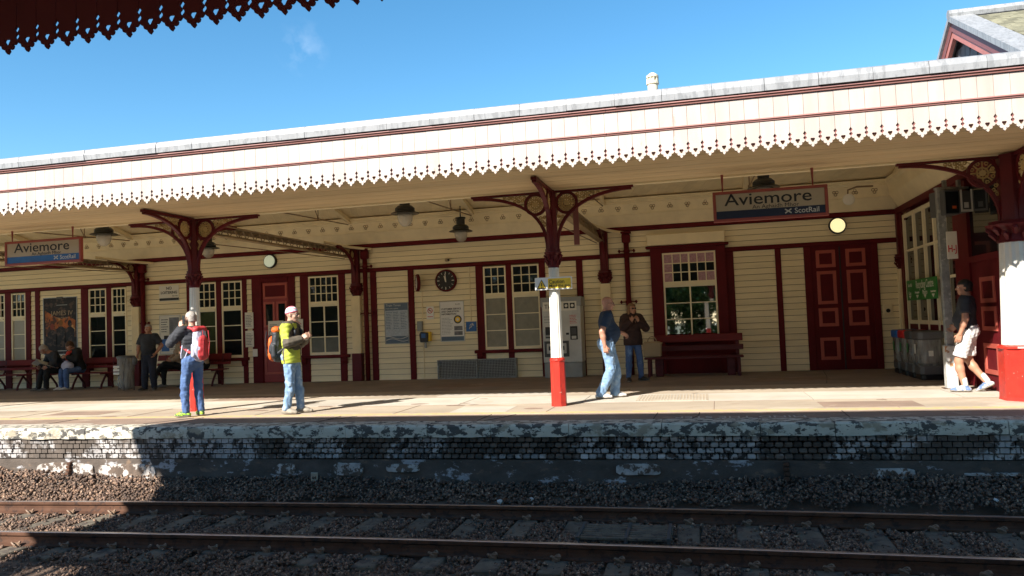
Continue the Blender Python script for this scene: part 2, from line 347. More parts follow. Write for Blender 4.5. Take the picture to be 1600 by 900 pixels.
slab = MB().box(0.004, 0.996, 0.0, 1.265, -0.02, 0.004).mesh('paving_slab', 'light_paving')
x = GX0
rs = random.Random(3)
while x < GX1:
    w = rs.choice([1.8, 2.4, 2.1])
    o = link('paving_slab', slab, pf, True, loc=(x, 12.853, rs.uniform(-0.002, 0.002))); o.scale = (w, 1, 1); x += w
# coping stones, chipped
x = -21.0; k = 0
while x < 9:
    w = rs.uniform(0.85, 1.25); m = MB(); n = 7
    top = []; dy = rs.uniform(-0.008, 0.008); zz = rs.uniform(-0.004, 0.006)
    xs = [x+0.004+(w-0.008)*i/n for i in range(n+1)]
    prof = []
    for i, xx in enumerate(xs):
        a = rs.uniform(-0.006, 0.006); c = 0.018+rs.uniform(0, 0.016); b_ = rs.uniform(-0.007, 0.005)
        prof.append([(xx, YE+dy+a, -0.165+b_), (xx, YE+dy+a*0.5-0.004, -0.09), (xx, YE+dy+a, -c+zz), (xx, YE+dy+c, 0.001+zz), (xx, YE+0.42, 0.001+zz), (xx, YE+0.42, -0.165)])
    vs = [p for ring in prof for p in ring]; fs = []
    for i in range(n):
        for j in range(6): j2 = (j+1) % 6; fs.append((i*6+j, i*6+j2, (i+1)*6+j2, (i+1)*6+j))
    fs += [tuple(range(6))[::-1], tuple(n*6+j for j in range(6))]
    m.add(vs, fs); m.build('coping_stone', 'coping', pf, True); x += w
# painted text on the edge, readable from the platform
for s_, x_ in (('MIND THE STEP', 0.42),):
    text('painted_lettering', s_, 0.26, (x_, 10.84, 0.003), 'light_paving', pf, True, rot=(0, 0, PI), sx=0.92, depth=0.0008)
MB().box(-11.4, -9.6, 10.72, 10.80, 0.001, 0.003).build('worn_paint', 'light_paving', pf, True)
dr = MB().box(-1.12, 0.03, 12.95, 13.95, -0.01, 0.008).build('access_cover', 'tan_paving', pf, True)
for i in range(22): MB().box(-1.09+i*0.051, -1.075+i*0.051, 12.99, 13.91, 0.0082, 0.012).build('cover_rib', 'light_paving', pf, True)
# joints and cracks in the asphalt
for (x0, y0, x1, y1) in ((-8.6, 10.7, -8.2, 11.4), (-5.75, 10.7, -5.3, 11.4), (-3.05, 10.7, -2.75, 11.4), (-0.2, 10.7, -0.1, 11.4), (-2.1, 12.95, -1.4, 15.2), (2.2, 15.7, 2.6, 19)):
    MB().tube([(x0, y0, 0.0005), ((x0+x1)/2+0.04, (y0+y1)/2, 0.0005), (x1, y1, 0.0005)], 0.006, 4).build('crack', 'mortar', pf, True)

for xj in np.arange(-20.3, 8, 2.45): MB().tube([(xj, 10.70, 0.0012), (xj+0.02, 11.42, 0.0012)], 0.005, 4).build('joint', 'mortar', pf, True); MB().tube([(xj+0.8, 11.66, 0.0018), (xj+0.82, 12.84, 0.0018)], 0.005, 4).build('joint', 'asphalt_brown', pf, True)
MB().box(GX0, GX1, 12.842, 12.852, 0.001, 0.003).build('joint', 'asphalt_brown', pf, True)
for i_ in range(16):
    cx_, cy_, q_ = rs.uniform(-13, 4), rs.uniform(11.7, 14.2), rs.uniform(0.03, 0.11); MB().prism([(cx_+q_*2*rs.uniform(.7, 1)*math.cos(t), cy_+q_*rs.uniform(.7, 1)*math.sin(t)) for t in [2*PI*k/11 for k in range(11)]], 'z', 0.004, 0.0056).build('stain', 'asphalt_brown', pf, True)

# ---- retaining wall under the platform edge
rw = empty('platform_wall', (0, YE, -1), kind=S)
MB().box(-22, 9, YE+0.16, YE+0.40, -1.2, -0.165).build('mortar_core', 'mortar', rw, True)
def brick_mesh(seed):
    r = random.Random(seed); m = MB().box(0.006, 0.105, 0, 0.1, 0.008, 0.070)
    me = m.mesh('brick', 'brick_white', bev=0.012)
    for v in me.vertices: v.co.x += r.uniform(-0.0035, 0.0035); v.co.y += r.uniform(-0.005, 0.005); v.co.z += r.uniform(-0.003, 0.003)
    return me
bms = [brick_mesh(i) for i in range(8)]
slots = []
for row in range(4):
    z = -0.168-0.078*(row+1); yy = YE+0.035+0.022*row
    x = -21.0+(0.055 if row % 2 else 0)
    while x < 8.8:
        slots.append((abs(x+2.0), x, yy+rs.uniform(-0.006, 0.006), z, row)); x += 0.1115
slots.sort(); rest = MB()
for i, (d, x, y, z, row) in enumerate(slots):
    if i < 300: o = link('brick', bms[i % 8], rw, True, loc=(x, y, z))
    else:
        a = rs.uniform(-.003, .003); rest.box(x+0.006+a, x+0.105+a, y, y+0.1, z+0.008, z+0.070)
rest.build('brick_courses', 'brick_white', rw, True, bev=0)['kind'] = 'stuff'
# rendered lower wall: one uneven sheet with recessed and proud panels
nx, nz_ = 620, 14; X0, X1 = -21.0, 9.0; vs = []
from mathutils import noise as mnoise
for j in range(nz_+1):
    z = -0.485-0.62*j/nz_
    for i in range(nx+1):
        x = X0+(X1-X0)*i/nx
        d = 0.022*mnoise.noise(Vector((x*1.6, z*3.5, 3)))+0.010*mnoise.noise(Vector((x*9, z*12, 1)))
        vs.append((x, YE+0.105+0.03*j/nz_*-1+d, z))
fs = [(j*(nx+1)+i, j*(nx+1)+i+1, (j+1)*(nx+1)+i+1, (j+1)*(nx+1)+i) for j in range(nz_) for i in range(nx)]
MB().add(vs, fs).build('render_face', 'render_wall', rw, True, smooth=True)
for (a, b, z0, z1) in ((-10.3, -9.2, -0.80, -0.54), (-9.15, -8.1, -0.83, -0.55), (-10.1, -9.3, -0.92, -0.84), (-5.2, -4.75, -0.72, -0.52), (-1.2, -0.6, -0.68, -0.53), (1.9, 2.4, -0.70, -0.57), (2.9, 3.9, -0.66, -0.62), (-4.4, -3.9, -0.66, -0.54), (-6.1, -5.8, -0.70, -0.54)):
    n = 22; ring = []
    for k in range(n):
        t = 2*PI*k/n; cx, cz = (a+b)/2, (z0+z1)/2
        px = abs(math.cos(t))**0.45*math.copysign(1, math.cos(t))*(b-a)/2*rs.uniform(0.93, 1); pz = abs(math.sin(t))**0.45*math.copysign(1, math.sin(t))*(z1-z0)/2*rs.uniform(0.85, 1); ring.append((cx+px, cz+pz))
    MB().prism(ring, 'y', YE+0.072, YE+0.12).build('render_patch', 'render_light', rw, True, bev=0.004)
# rusty fixings
for (x, z0, z1) in ((0.92, -0.72, -0.49), (-9.65, -0.72, -0.52)):
    m = MB(); 
    for k in range(4): m.box(x-0.035+0.008*(k % 2), x+0.03+0.01*(k % 2), YE+0.0+0.01*k, YE+0.12, z0+(z1-z0)*k/4, z0+(z1-z0)*(k+0.8)/4)
    m.build('rusty_fixing', 'rust', rw, True, bev=0.006)
m = MB().box(-0.05, 0.05, -0.012, 0.012, -0.13, 0.09)
mk = m.build('marker_plate', 'tan_paving', None, bev=0.004, loc=(-5.45, YE-0.01, -0.74)); mk.rotation_euler = (0.12, 0.05, 0.1)
tag(mk, 'small pale stone tablet leaning against the foot of the platform wall', 'marker')
text('number', '64', 0.06, (0, -0.014, 0.02), 'mortar', mk, sx=1)

# ---- track
def rail(name, Y, label):
    r = empty(name, (0, Y, -1.074)); tag(r, label, 'rail', 'rails of the track')
    xs = [-24+i*0.75 for i in range(51)]
    def sweep(ring, nm, mat):
        vs = []; n = len(ring)
        for x in xs: vs += [(x, Y+warp(x)+p[0], -1.074+p[1]) for p in ring]
        fs = [tuple(range(n))[::-1], tuple((len(xs)-1)*n+k for k in range(n))]
        for i in range(len(xs)-1):
            for k in range(n): k2 = (k+1) % n; fs.append((i*n+k, i*n+k2, (i+1)*n+k2, (i+1)*n+k))
        MB().add(vs, fs).build(nm, mat, r, True)
    sweep([(-0.07, 0), (0.07, 0), (0.07, 0.011), (0.016, 0.028), (0.0095, 0.06), (0.0095, 0.10), (0.034, 0.117), (0.036, 0.148), (0.030, 0.1565), (-0.030, 0.1565), (-0.036, 0.148), (-0.034, 0.117), (-0.0095, 0.10), (-0.0095, 0.06), (-0.016, 0.028), (-0.07, 0.011)], 'rail_web', 'rust')
    sweep([(-0.031, 0.1562), (0.031, 0.1562), (0.024, 0.1592), (-0.024, 0.1592)], 'running_surface', 'rail_head')
    return r
ra = rail('rail', R1, 'far rail of the track, nearer the platform wall'); rb = rail('rail', R2, 'near rail of the track, along the bottom of the picture')
tr = empty('track_bed', (0, 9, -1.2), kind=S)
MB().add([(-30, 1, -1.14), (14, 1, -1.14), (14, 9.75, -1.12), (-30, 9.75, -1.12), (14, 10.5, -0.78), (-30, 10.5, -0.84)], [(0, 1, 2, 3), (3, 2, 4, 5)]).build('ballast_base', 'ballast_bed', tr, True)
slp = MB().prism([(-0.15, -0.12), (0.15, -0.12), (0.125, 0.0), (-0.125, 0.0)], 'y', -1.25, 1.25).mesh('sleeper', 'sleeper', bev=0.012)
clips = []
for s_ in (-1, 1):
    clip_m = MB(); pts = [(0.035*math.cos(t)*1.0, s_*0.10+0.038*math.sin(t), 0.028+0.012*math.sin(2*t)) for t in [PI*0.15*i for i in range(12)]]
    clip_m.tube(pts, 0.0095, 5); clip_m.box(-0.03, 0.03, s_*0.088-0.012, s_*0.088+0.012, 0.0, 0.034); clips.append(clip_m.mesh('rail_clip', 'clip')); clips[-1].transform(Matrix.Diagonal((1.35, 1.0, 1.5, 1)))
XS0 = -4.17; sleepers = []
for k in range(-13, 14):
    x = XS0+0.65*k; s_ = link('concrete_sleeper', slp, loc=(x, (R1+R2)/2+warp(x), -1.076)); sleepers.append(s_)
    s_.rotation_euler = (0, 0, rs.uniform(-0.012, 0.012))
    lab = 'in the sunlit patch at the left' if x < -8 else ('left of the slatted cover' if x < -1.6 else ('under the slatted cover' if x < 0.0 else 'right of the slatted cover'))
    tag(s_, ('last' if False else 'grey concrete sleeper in ballast, ' + lab), 'sleeper', 'concrete sleepers ' + lab)
    for Y in (R1, R2):
        for cme in clips: c = link('rail_clip', cme, s_); c.location = (0, Y-(R1+R2)/2, 0)
# ballast stones: one mesh of many small crushed stones
def bed(x, y):
    yy = y-warpv(x)
    z = np.full_like(x, -1.125)
    z = np.where(yy > R1+0.15, -1.115+(yy-R1-0.15)*0.55+0.03*np.sin(x*0.9), z)
    z = np.where((yy < R2-0.15), -1.12+0.03*np.sin(x*1.3+2)+np.clip(R2-0.6-yy, 0, 9)*-0.03, z)
    z += 0.012*np.sin(x*5.1+y*3)*np.sin(y*7-x*2)
    z = z + np.where(yy > 9.9, np.clip((x+6)*0.008, -0.02, 0.06), 0)
    return z
def stones(n, x0, x1, y0, y1, smin, smax, seed):
    r = np.random.default_rng(seed)
    t = (1+5**0.5)/2
    ico = np.array([(-1,t,0),(1,t,0),(-1,-t,0),(1,-t,0),(0,-1,t),(0,1,t),(0,-1,-t),(0,1,-t),(t,0,-1),(t,0,1),(-t,0,-1),(-t,0,1)], float); ico /= np.linalg.norm(ico[0])
    F = np.array([(0,11,5),(0,5,1),(0,1,7),(0,7,10),(0,10,11),(1,5,9),(5,11,4),(11,10,2),(10,7,6),(7,1,8),(3,9,4),(3,4,2),(3,2,6),(3,6,8),(3,8,9),(4,9,5),(2,4,11),(6,2,10),(8,6,7),(9,8,1)])
    x = r.uniform(x0, x1, n); y = r.uniform(y0, y1, n); s = r.uniform(smin, smax, n)
    keep = np.ones(n, bool)
    for Y in (R1, R2): keep &= np.abs(y-warpv(x)-Y) > 0.085
    inner = (y-warpv(x) > R2-0.5) & (y-warpv(x) < R1+0.4)
    ph = (x-XS0+0.325) % 0.65-0.325
    keep &= ~(inner & (np.abs(ph) < 0.15) & (r.random(n) < 0.95) & ((y-warpv(x) > R1-0.85+0.12*np.sin(x*3)) | (y-warpv(x) < R2+0.22)))
    x, y, s = x[keep], y[keep], s[keep]; n = len(x)
    z = bed(x, y)+r.uniform(-0.012, 0.03, n)
    inner = inner[keep]; z = np.where(inner, z+0.022, z)
    phk = (x-XS0+0.325) % 0.65-0.325; z = np.where(inner & (np.abs(phk) < 0.16), z+0.022, z)
    V = ico[None]*r.uniform(0.62, 1.25, (n, 12, 1))*(s[:, None, None])
    V *= r.uniform(0.6, 1.2, (n, 1, 3))
    a = r.normal(size=(n, 4)); a /= np.linalg.norm(a, axis=1)[:, None]; w, i, j, k = a.T
    Rm = np.stack([np.stack([1-2*(j*j+k*k), 2*(i*j-k*w), 2*(i*k+j*w)], -1), np.stack([2*(i*j+k*w), 1-2*(i*i+k*k), 2*(j*k-i*w)], -1), np.stack([2*(i*k-j*w), 2*(j*k+i*w), 1-2*(i*i+j*j)], -1)], 1)
    V = np.einsum('nij,nvj->nvi', Rm, V)+np.stack([x, y, z], 1)[:, None]
    Fa = (F[None]+12*np.arange(n)[:, None, None]).reshape(-1, 3)
    return V.reshape(-1, 3), Fa
def warpv(x): return np.where(x > -12, -0.0042*(x+2.4)**2, -0.0042*(9.6**2)-0.0042*2*9.6*(-12-x))
def np_mesh(name, V, F, mats, fmat=None):
    me = bpy.data.meshes.new(name); nf = len(F); k = F.shape[1]
    me.vertices.add(len(V)); me.vertices.foreach_set('co', np.asarray(V, np.float32).ravel())
    me.loops.add(nf*k); me.loops.foreach_set('vertex_index', np.asarray(F, np.int32).ravel())
    me.polygons.add(nf); me.polygons.foreach_set('loop_start', np.arange(0, nf*k, k, dtype=np.int32)); me.polygons.foreach_set('loop_total', np.full(nf, k, np.int32))
    for m in (mats if isinstance(mats, (list, tuple)) else [mats]): me.materials.append(MATS[m])
    if fmat is not None: me.polygons.foreach_set('material_index', np.asarray(fmat, np.int32))
    me.update(calc_edges=True); me.validate(); return me
V1, F1 = stones(96000, -13.0, 5.2, 6.5, 10.34, 0.010, 0.031, 5)
o = link('ballast', np_mesh('ballast', V1, F1, 'ballast')); tag(o, 'brown crushed stone ballast around and between the rails', kind='stuff')
V2, F2 = stones(9, -4.0, 3.5, 9.9, 10.2, 0.028, 0.05, 12)
for i in range(len(V2)//12):
    if i in (1, 3, 5):
        VV = V2[i*12:(i+1)*12]; c = VV.mean(0); c2 = c+np.array([0, 0, 0.03])
        o = link('pale_stone', np_mesh('pale_stone', VV-c, F1[:20], 'ballast_white'), loc=tuple(c2))
        tag(o, 'single whitish stone lying among the brown ballast near the platform wall', 'stone', 'whitish stones on the ballast')
# slatted timber cover between the rails
gr = empty('slatted_cover', (-0.95, 8.85, -1.05)); tag(gr, 'dark slatted timber cover lying between the two rails', 'cover')
for k in range(7): MB().box(-0.52, 0.52, -0.27+k*0.085, -0.215+k*0.085, 0.02, 0.05).build('slat', 'sleeper', gr, bev=0.004)
for x in (-0.50, 0.02, 0.47): MB().box(x, x+0.035, -0.31, 0.34, 0.0, 0.064).build('bearer', 'dark_grey', gr)
rd = empty('red_plate', (-4.62, 9.93, -1.03)); rd.rotation_euler = (0.5, 0.1, 0.2); tag(rd, 'small bright red broken plastic plate on the ballast beside the far rail', 'plate')
MB().prism([(-0.07, -0.03), (-0.02, -0.036), (0.03, -0.03), (0.07, -0.035), (0.06, 0.0), (0.07, 0.03), (0.0, 0.036), (-0.07, 0.028)], 'y', -0.008, 0.008).build('plate', 'post_red', rd)
st = MB().tube([(-0.19, 0, 0.03), (-0.02, 0.01, 0.012), (0.19, -0.02, -0.02)], 0.013, 6).build('stick', 'sleeper', loc=(-4.38, 10.0, -1.0)); tag(st, 'short brown stick lying on the ballast behind the red plate', 'stick')
# ================================================================ station building
BZ5, BZ4 = 2.88, 3.52
bd = empty('station_building', (-8, YW, 0)); tag(bd, 'cream weatherboarded station building with maroon frames behind the far platform', 'building')
def WB(name, mat, a, parent=bd, bev=0): return MB().box(*a).build(name, mat, parent, True, bev)
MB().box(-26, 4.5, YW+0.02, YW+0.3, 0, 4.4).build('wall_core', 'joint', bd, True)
# weatherboards
brd = MB().prism([(0.0, 0.0), (-0.026, 0.0), (-0.012, 0.925), (0.0, 0.925)], 'x', 0, 1)   # (y,z) unit ring, scaled per board
bme = brd.mesh('board', 'cream')
def boards(x0, x1, z0, z1, pitch=0.142):
    n = max(1, round((z1-z0)/pitch)); p = (z1-z0)/n
    for k in range(n):
        o = link('board', bme, bd, True, loc=(x0, YW, z0+k*p+0.002)); o.scale = (x1-x0, 1.0+0.25*random.random(), p)
L_B, U_T = 2.835, 3.47
# bays: (x0,x1,kind)
bays = [(-26, -21.2), (-19.18, -19.02), (-18.86, -17.42), (-15.90, -13.93), (-12.06, -11.90), (-10.60, -10.45), (-9.14, -8.42), (-8.25, -7.37), (-7.21, -5.54), (-3.74, -2.96), (-2.80, -1.14), (0.78, 1.71), (1.84, 2.34), (3.92, 4.40)]
for a, b in bays: boards(a, b, 0, L_B)
for a, b in ((-26, -15.5), (-15.5, -8.8), (-8.8, -2.2), (-2.2, 4.4)): boards(a+0.002, b-0.002, 2.935, U_T, 0.134)
posts = [(-20.1, -19.87), (-19.36, -19.18), (-19.02, -18.86), (-17.42, -17.18), (-16.56, -16.38), (-13.93, -13.77), (-13.0, -12.83), (-12.20, -12.06), (-10.45, -10.2), (-9.33, -9.14), (-8.42, -8.25), (-7.37, -7.21), (-5.54, -5.34), (-4.75, -4.60), (-3.90, -3.74), (-2.96, -2.80), (0.60, 0.78), (1.71, 1.84)]
for a, b in posts:
    sill = any(abs(a-q) < 0.01 for q in (-20.1, -19.36, -16.56, -13.0, -12.20, -10.45, -9.33, -5.54, -4.75, -3.90))
    WB('post', 'maroon', (a, b, YW-0.05, YW+0.02, 0.62 if (sill and False) else 0, L_B), bev=0.006)
WB('dado_rail', 'maroon', (-26, 4.4, YW-0.065, YW+0.02, L_B, 2.935), bev=0.012)
WB('top_rail', 'maroon', (-26, 4.4, YW-0.09, YW+0.02, U_T, 3.575), bev=0.015)
# frieze slope, ornament band, mouldings
fz = MB().prism([(YW+0.02, 3.575), (YW-0.06, 3.575), (YW-0.20, 3.84), (YW-0.22, 3.86), (YW-0.22, 3.885), (YW+0.02, 3.885)], 'x', -26, 4.4); fz.build('frieze', 'cream_ceiling', bd, True)
fb = MB().prism([(YW+0.02, 3.887), (YW-0.21, 3.887), (YW-0.25, 4.11), (YW-0.275, 4.13), (YW-0.275, 4.15), (YW-0.31, 4.165), (YW-0.31, 4.19), (YW-0.34, 4.20), (YW-0.34, 4.235), (YW+0.02, 4.235)], 'x', -26, 4.4); fb.build('ornament_band', 'cream_ceiling', bd, True)
tm = MB()
for k in range(3):
    a = PI/2+2*PI*k/3; cx, cz = 0.036*math.cos(a), 0.036*math.sin(a)
    ring = [(cx+0.030*math.cos(t), cz+0.030*math.sin(t)) for t in [2*PI*i/9 for i in range(9)]]
    tm.tube([(p[0], 0, p[1]) for p in ring], 0.0085, 5, closed=True)
tme = tm.mesh('trefoil', 'girder')
x = -20.3; k = 0
while x < 4.2:
    o = link('trefoil', tme, bd, True, loc=(x, YW-0.236, 4.0)); o.rotation_euler = (0, PI if k % 2 else 0, 0); x += 0.41; k += 1
# ---- windows
glass_cache = {}
def pane(parent, x0, x1, z0, z1, y, mat):
    key = mat
    if key not in glass_cache: glass_cache[key] = MB().box(0, 1, -0.004, 0.004, 0, 1).mesh('pane', mat)
    o = link('pane', glass_cache[key], parent, True, loc=(x0, y, z0)); o.scale = (x1-x0, 1, z1-z0); return o
def window(x0, x1, topc, lowc, lowr, tmat, lmat, z0=0.70, z1=2.80, ztop=2.09, Y=YW, sill=True, tm2=None):
    f = MB(); d = 0.04; yf = Y-0.045
    f.box(x0, x0+d, yf, Y+0.02, z0, z1); f.box(x1-d, x1, yf, Y+0.02, z0, z1)
    f.box(x0+d, x1-d, yf, Y+0.02, z1-d, z1); f.box(x0+d, x1-d, yf, Y+0.02, z0, z0+0.075)
    f.box(x0+d-0.0, x1-d, yf-0.025, Y+0.02, ztop-0.06, ztop-0.02)          # transom nosing
    f.box(x0+d, x1-d, yf+0.005, Y+0.02, ztop-0.02, ztop+0.035)
    f.box(x0+d, x1-d, yf+0.01, Y+0.02, ztop-0.10, ztop-0.06)
    w = f.build('window', 'window_cream', bd, True)
    a, b = x0+d, x1-d
    cw = (b-a)/topc; rh = (z1-d-ztop-0.035)/3
    def bar_(*a): MB().box(*a).build('glazing_bar', 'window_cream', w, True)
    for k in range(1, topc):
        th = 0.022 if (topc >= 6 and k == topc//2) else 0.011
        bar_(a+k*cw-th, a+k*cw+th, yf+0.008, Y, ztop+0.035, z1-d)
    for k in (1, 2): bar_(a, b, yf+0.012, Y-0.003, ztop+0.035+k*rh-0.011, ztop+0.035+k*rh+0.011)
    lw = (b-a)/lowc; lb, lt = z0+0.075, ztop-0.10; lh = (lt-lb)/lowr
    for k in range(1, lowc): bar_(a+k*lw-0.018, a+k*lw+0.018, yf+0.008, Y, lb, lt)
    for k in range(1, lowr): bar_(a, b, yf+0.012, Y-0.003, lb+k*lh-0.012, lb+k*lh+0.012)
    for i in range(topc):
        for j in range(3):
            mt = tmat if not (tm2 and tm2(i, j)) else 'pink_print'
            pane(w, a+i*cw, a+(i+1)*cw, ztop+0.035+j*rh, ztop+0.035+(j+1)*rh, Y-0.012, mt).rotation_euler = (rs.uniform(-.006, .006), 0, rs.uniform(-.006, .006))
    for i in range(lowc):
        for j in range(lowr): pane(w, a+i*lw, a+(i+1)*lw, lb+j*lh, lb+(j+1)*lh, Y-0.012, lmat if not callable(lmat) else lmat(i, j)).rotation_euler = (rs.uniform(-.004, .004), 0, rs.uniform(-.004, .004))
    return w
window(-20.55, -20.1, 3, 1, 3, 'glass_dark', 'glass_blind')
window(-19.87, -19.36, 3, 1, 3, 'glass_dark', 'glass_blind')
window(-17.16, -16.56, 3, 1, 3, 'glass_dark', 'glass_dark')
window(-16.38, -15.90, 3, 1, 3, 'glass_dark', 'glass_dark')
window(-13.77, -13.0, 4, 1, 3, 'glass_dark', 'glass_mid')
window(-12.83, -12.20, 3, 1, 3, 'glass_dark', 'glass_dark')
window(-10.2, -9.33, 5, 2, 3, 'glass_dark', lambda i, j: 'glass_dim' if j == 0 else 'glass_dark')
window(-5.34, -4.75, 3, 1, 3, 'glass_dark', 'glass_frost')
window(-4.60, -3.90, 3, 1, 3, 'glass_dark', 'glass_frost')
# boards below the windows, sills with brackets
for a, b in ((-20.55, -20.1), (-19.87, -19.36), (-17.16, -16.56), (-16.38, -15.90), (-13.77, -13.0), (-12.83, -12.20), (-10.2, -9.33), (-5.34, -4.75), (-4.60, -3.90)): boards(a, b, 0, 0.62)
for a, b in ((-20.6, -19.15), (-17.2, -15.8), (-13.95, -12.02), (-10.5, -9.05), (-5.62, -3.66)):
    WB('sill', 'maroon', (a, b, YW-0.12, YW+0.02, 0.62, 0.70), bev=0.012)
    for x_ in (a+0.06, b-0.20): MB().prism([(YW-0.055, 0.617), (YW-0.115, 0.617), (YW-0.105, 0.52), (YW-0.07, 0.46), (YW-0.055, 0.46)], 'x', x_, x_+0.14).build('sill_bracket', 'maroon', bd, True, bev=0.006)
# ---- big projecting window on the right
YB = YW-0.16
WB('bay_pier', 'maroon', (-1.14, -0.86, YB-0.04, YW+0.02, 0.0, 2.99), bev=0.008)
WB('bay_pier', 'maroon', (0.37, 0.60, YB-0.04, YW+0.02, 0.0, 2.99), bev=0.008)
WB('bay_lintel', 'maroon', (-0.86, 0.37, YB-0.03, YW+0.02, 2.87, 2.99))
WB('bay_cornice', 'maroon', (-1.24, 0.68, YB-0.10, YW+0.02, 2.99, 3.045), bev=0.015)
WB('bay_sill', 'maroon', (-0.86, 0.37, YB-0.10, YW+0.02, 0.76, 0.83), bev=0.01)
WB('bay_apron', 'maroon', (-0.86, 0.37, YB+0.02, YW+0.02, 0.0, 0.76))
window(-0.86, 0.37, 6, 2, 3, 'glass_dark', 'glass_mirror', z0=0.83, z1=2.87, ztop=2.15, Y=YB+0.03, tm2=lambda i, j: j == 2 or (i < 3 and j == 1 and i == 0) or (j == 0 and i in (0, 4, 5)))
WB('blind_box', 'cream_ceiling', (-1.20, 0.60, YB-0.09, YW, 3.06, 3.32), bev=0.008)
# ---- doors
dl = WB('door', 'maroon', (-11.62, -10.66, YW-0.01, YW+0.02, 0.0, 2.78))
for a, b in ((-11.90, -11.60), (-10.80, -10.60)): WB('door_frame', 'maroon', (a, b, YW-0.055, YW+0.02, 0, 2.835), bev=0.008)
WB('door_frame', 'maroon', (-11.60, -10.80, YW-0.055, YW+0.02, 2.72, 2.835), bev=0.008)
def panel(par, x0, x1, z0, z1, y, m1='door_salmon', m2='maroon', w=0.06):
    f = MB(); f.box(x0, x0+w, y-0.022, y, z0, z1); f.box(x1-w, x1, y-0.022, y, z0, z1); f.box(x0+w, x1-w, y-0.022, y, z1-w, z1); f.box(x0+w, x1-w, y-0.022, y, z0, z0+w)
    p = f.build('door_panel', m1, par, True, bev=0.006)
    MB().box(x0+w, x1-w, y-0.006, y, z0+w, z1-w).build('panel_field', m2, p, True)
yd = YW-0.012
MB().box(-11.58, -10.82, YW-0.02, YW-0.01, 0.02, 2.70).build('door_leaf', 'door_red', dl, True)
yd = YW-0.021
panel(dl, -11.56, -10.84, 2.26, 2.68, yd)
for a, b in ((-11.55, -11.22), (-11.17, -10.85)):
    panel(dl, a, b, 1.50, 2.18, yd, 'door_salmon', 'glass_dark'); 
    panel(dl, a, b, 0.98, 1.42, yd, 'door_salmon', 'door_red')
panel(dl, -11.55, -10.85, 0.22, 0.90, yd, 'door_salmon', 'door_red')
dr_ = WB('door', 'maroon', (2.34, 3.92, YW-0.03, YW+0.02, 0.0, L_B))
for a, b in ((2.34, 2.50), (3.78, 3.92)): MB().box(a, b, YW-0.065, YW-0.03, 0, L_B).build('door_frame', 'maroon', dr_, True, bev=0.008)
for a, b in ((2.60, 3.02), (3.24, 3.66)):
    for z0, z1 in ((2.34, 2.74), (1.50, 2.26), (0.99, 1.41), (0.23, 0.74)): panel(dr_, a, b, z0, z1, YW-0.03, w=0.075)
MB().box(3.10, 3.13, YW-0.04, YW-0.03, 0.02, 2.8).build('meeting_stile', 'black', dr_, True)
# ---- notices by the door etc. (each a thing)
def plate(name, label, cat, x0, x1, z0, z1, mat, Y=YW, d=0.03, frame=None, group=None):
    e = empty(name, ((x0+x1)/2, Y-d, z0)); tag(e, label, cat, group)
    w, h = x1-x0, z1-z0
    if frame:
        t = 0.018; f = MB(); f.box(-w/2, -w/2+t, -0.012, d-0.022, 0, h); f.box(w/2-t, w/2, -0.012, d-0.022, 0, h); f.box(-w/2+t, w/2-t, -0.012, d-0.022, 0, t); f.box(-w/2+t, w/2-t, -0.012, d-0.022, h-t, h)
        f.build('frame', frame, e); MB().box(-w/2+t, w/2-t, -0.004, d-0.022, t, h-t).build('face', mat, e)
    else: MB().box(-w/2, w/2, -0.004, d-0.022, 0, h).build('face', mat, e)
    return e
def flat(e, name, mat, x0, x1, z0, z1, y=-0.0065):
    return MB().box(x0, x1, y-0.0008, y+0.0015, z0, z1).build(name, mat, e)
def lines(e, x0, x1, z0, z1, n, mat='sign_text', fill=0.32, seed=0, part='text_lines'):
    r = random.Random(seed); m = MB(); p = (z1-z0)/n
    for k in range(n):
        zb = z1-(k+0.7)*p; x = x0; xe = x0+(x1-x0)*r.uniform(0.7, 1)
        while x < xe:
            w = min(r.uniform(0.02, 0.06), xe-x); m.box(x, x+w, -0.0075, -0.005, zb, zb+p*fill); x += w+0.009
    return m.build(part, mat, e)
# no loitering
e = plate('notice', 'cream NO LOITERING notice with a black strip below, left of the leftmost iron column', 'sign', -14.81, -14.18, 2.34, 2.78, 'paper')
text('lettering', 'NO', 0.115, (0, -0.007, 0.36), 'sign_text', e, bold=0.002); text('lettering', 'LOITERING', 0.105, (0, -0.007, 0.24), 'sign_text', e, bold=0.002); text('lettering', 'By order', 0.05, (0.2, -0.007, 0.145), 'sign_text', e)
flat(e, 'strip', 'sign_black', -0.31, 0.31, 0.02, 0.09)
# information poster behind standing man
e = plate('poster', 'white information poster with small photographs between standing man and backpacker', 'poster', -14.82, -14.15, 0.86, 1.95, 'paper', frame='light_grey')
flat(e, 'photo', 'poster_grey', -0.02, 0.29, 0.55, 1.02); flat(e, 'photo', 'blue_print', -0.28, -0.03, 0.08, 0.42); flat(e, 'photo', 'poster_dark', -0.2, -0.02, 0.42, 0.52)
lines(e, -0.28, -0.06, 0.6, 1.0, 6, seed=2); lines(e, 0.0, 0.28, 0.1, 0.48, 7, seed=3, mat='grey')
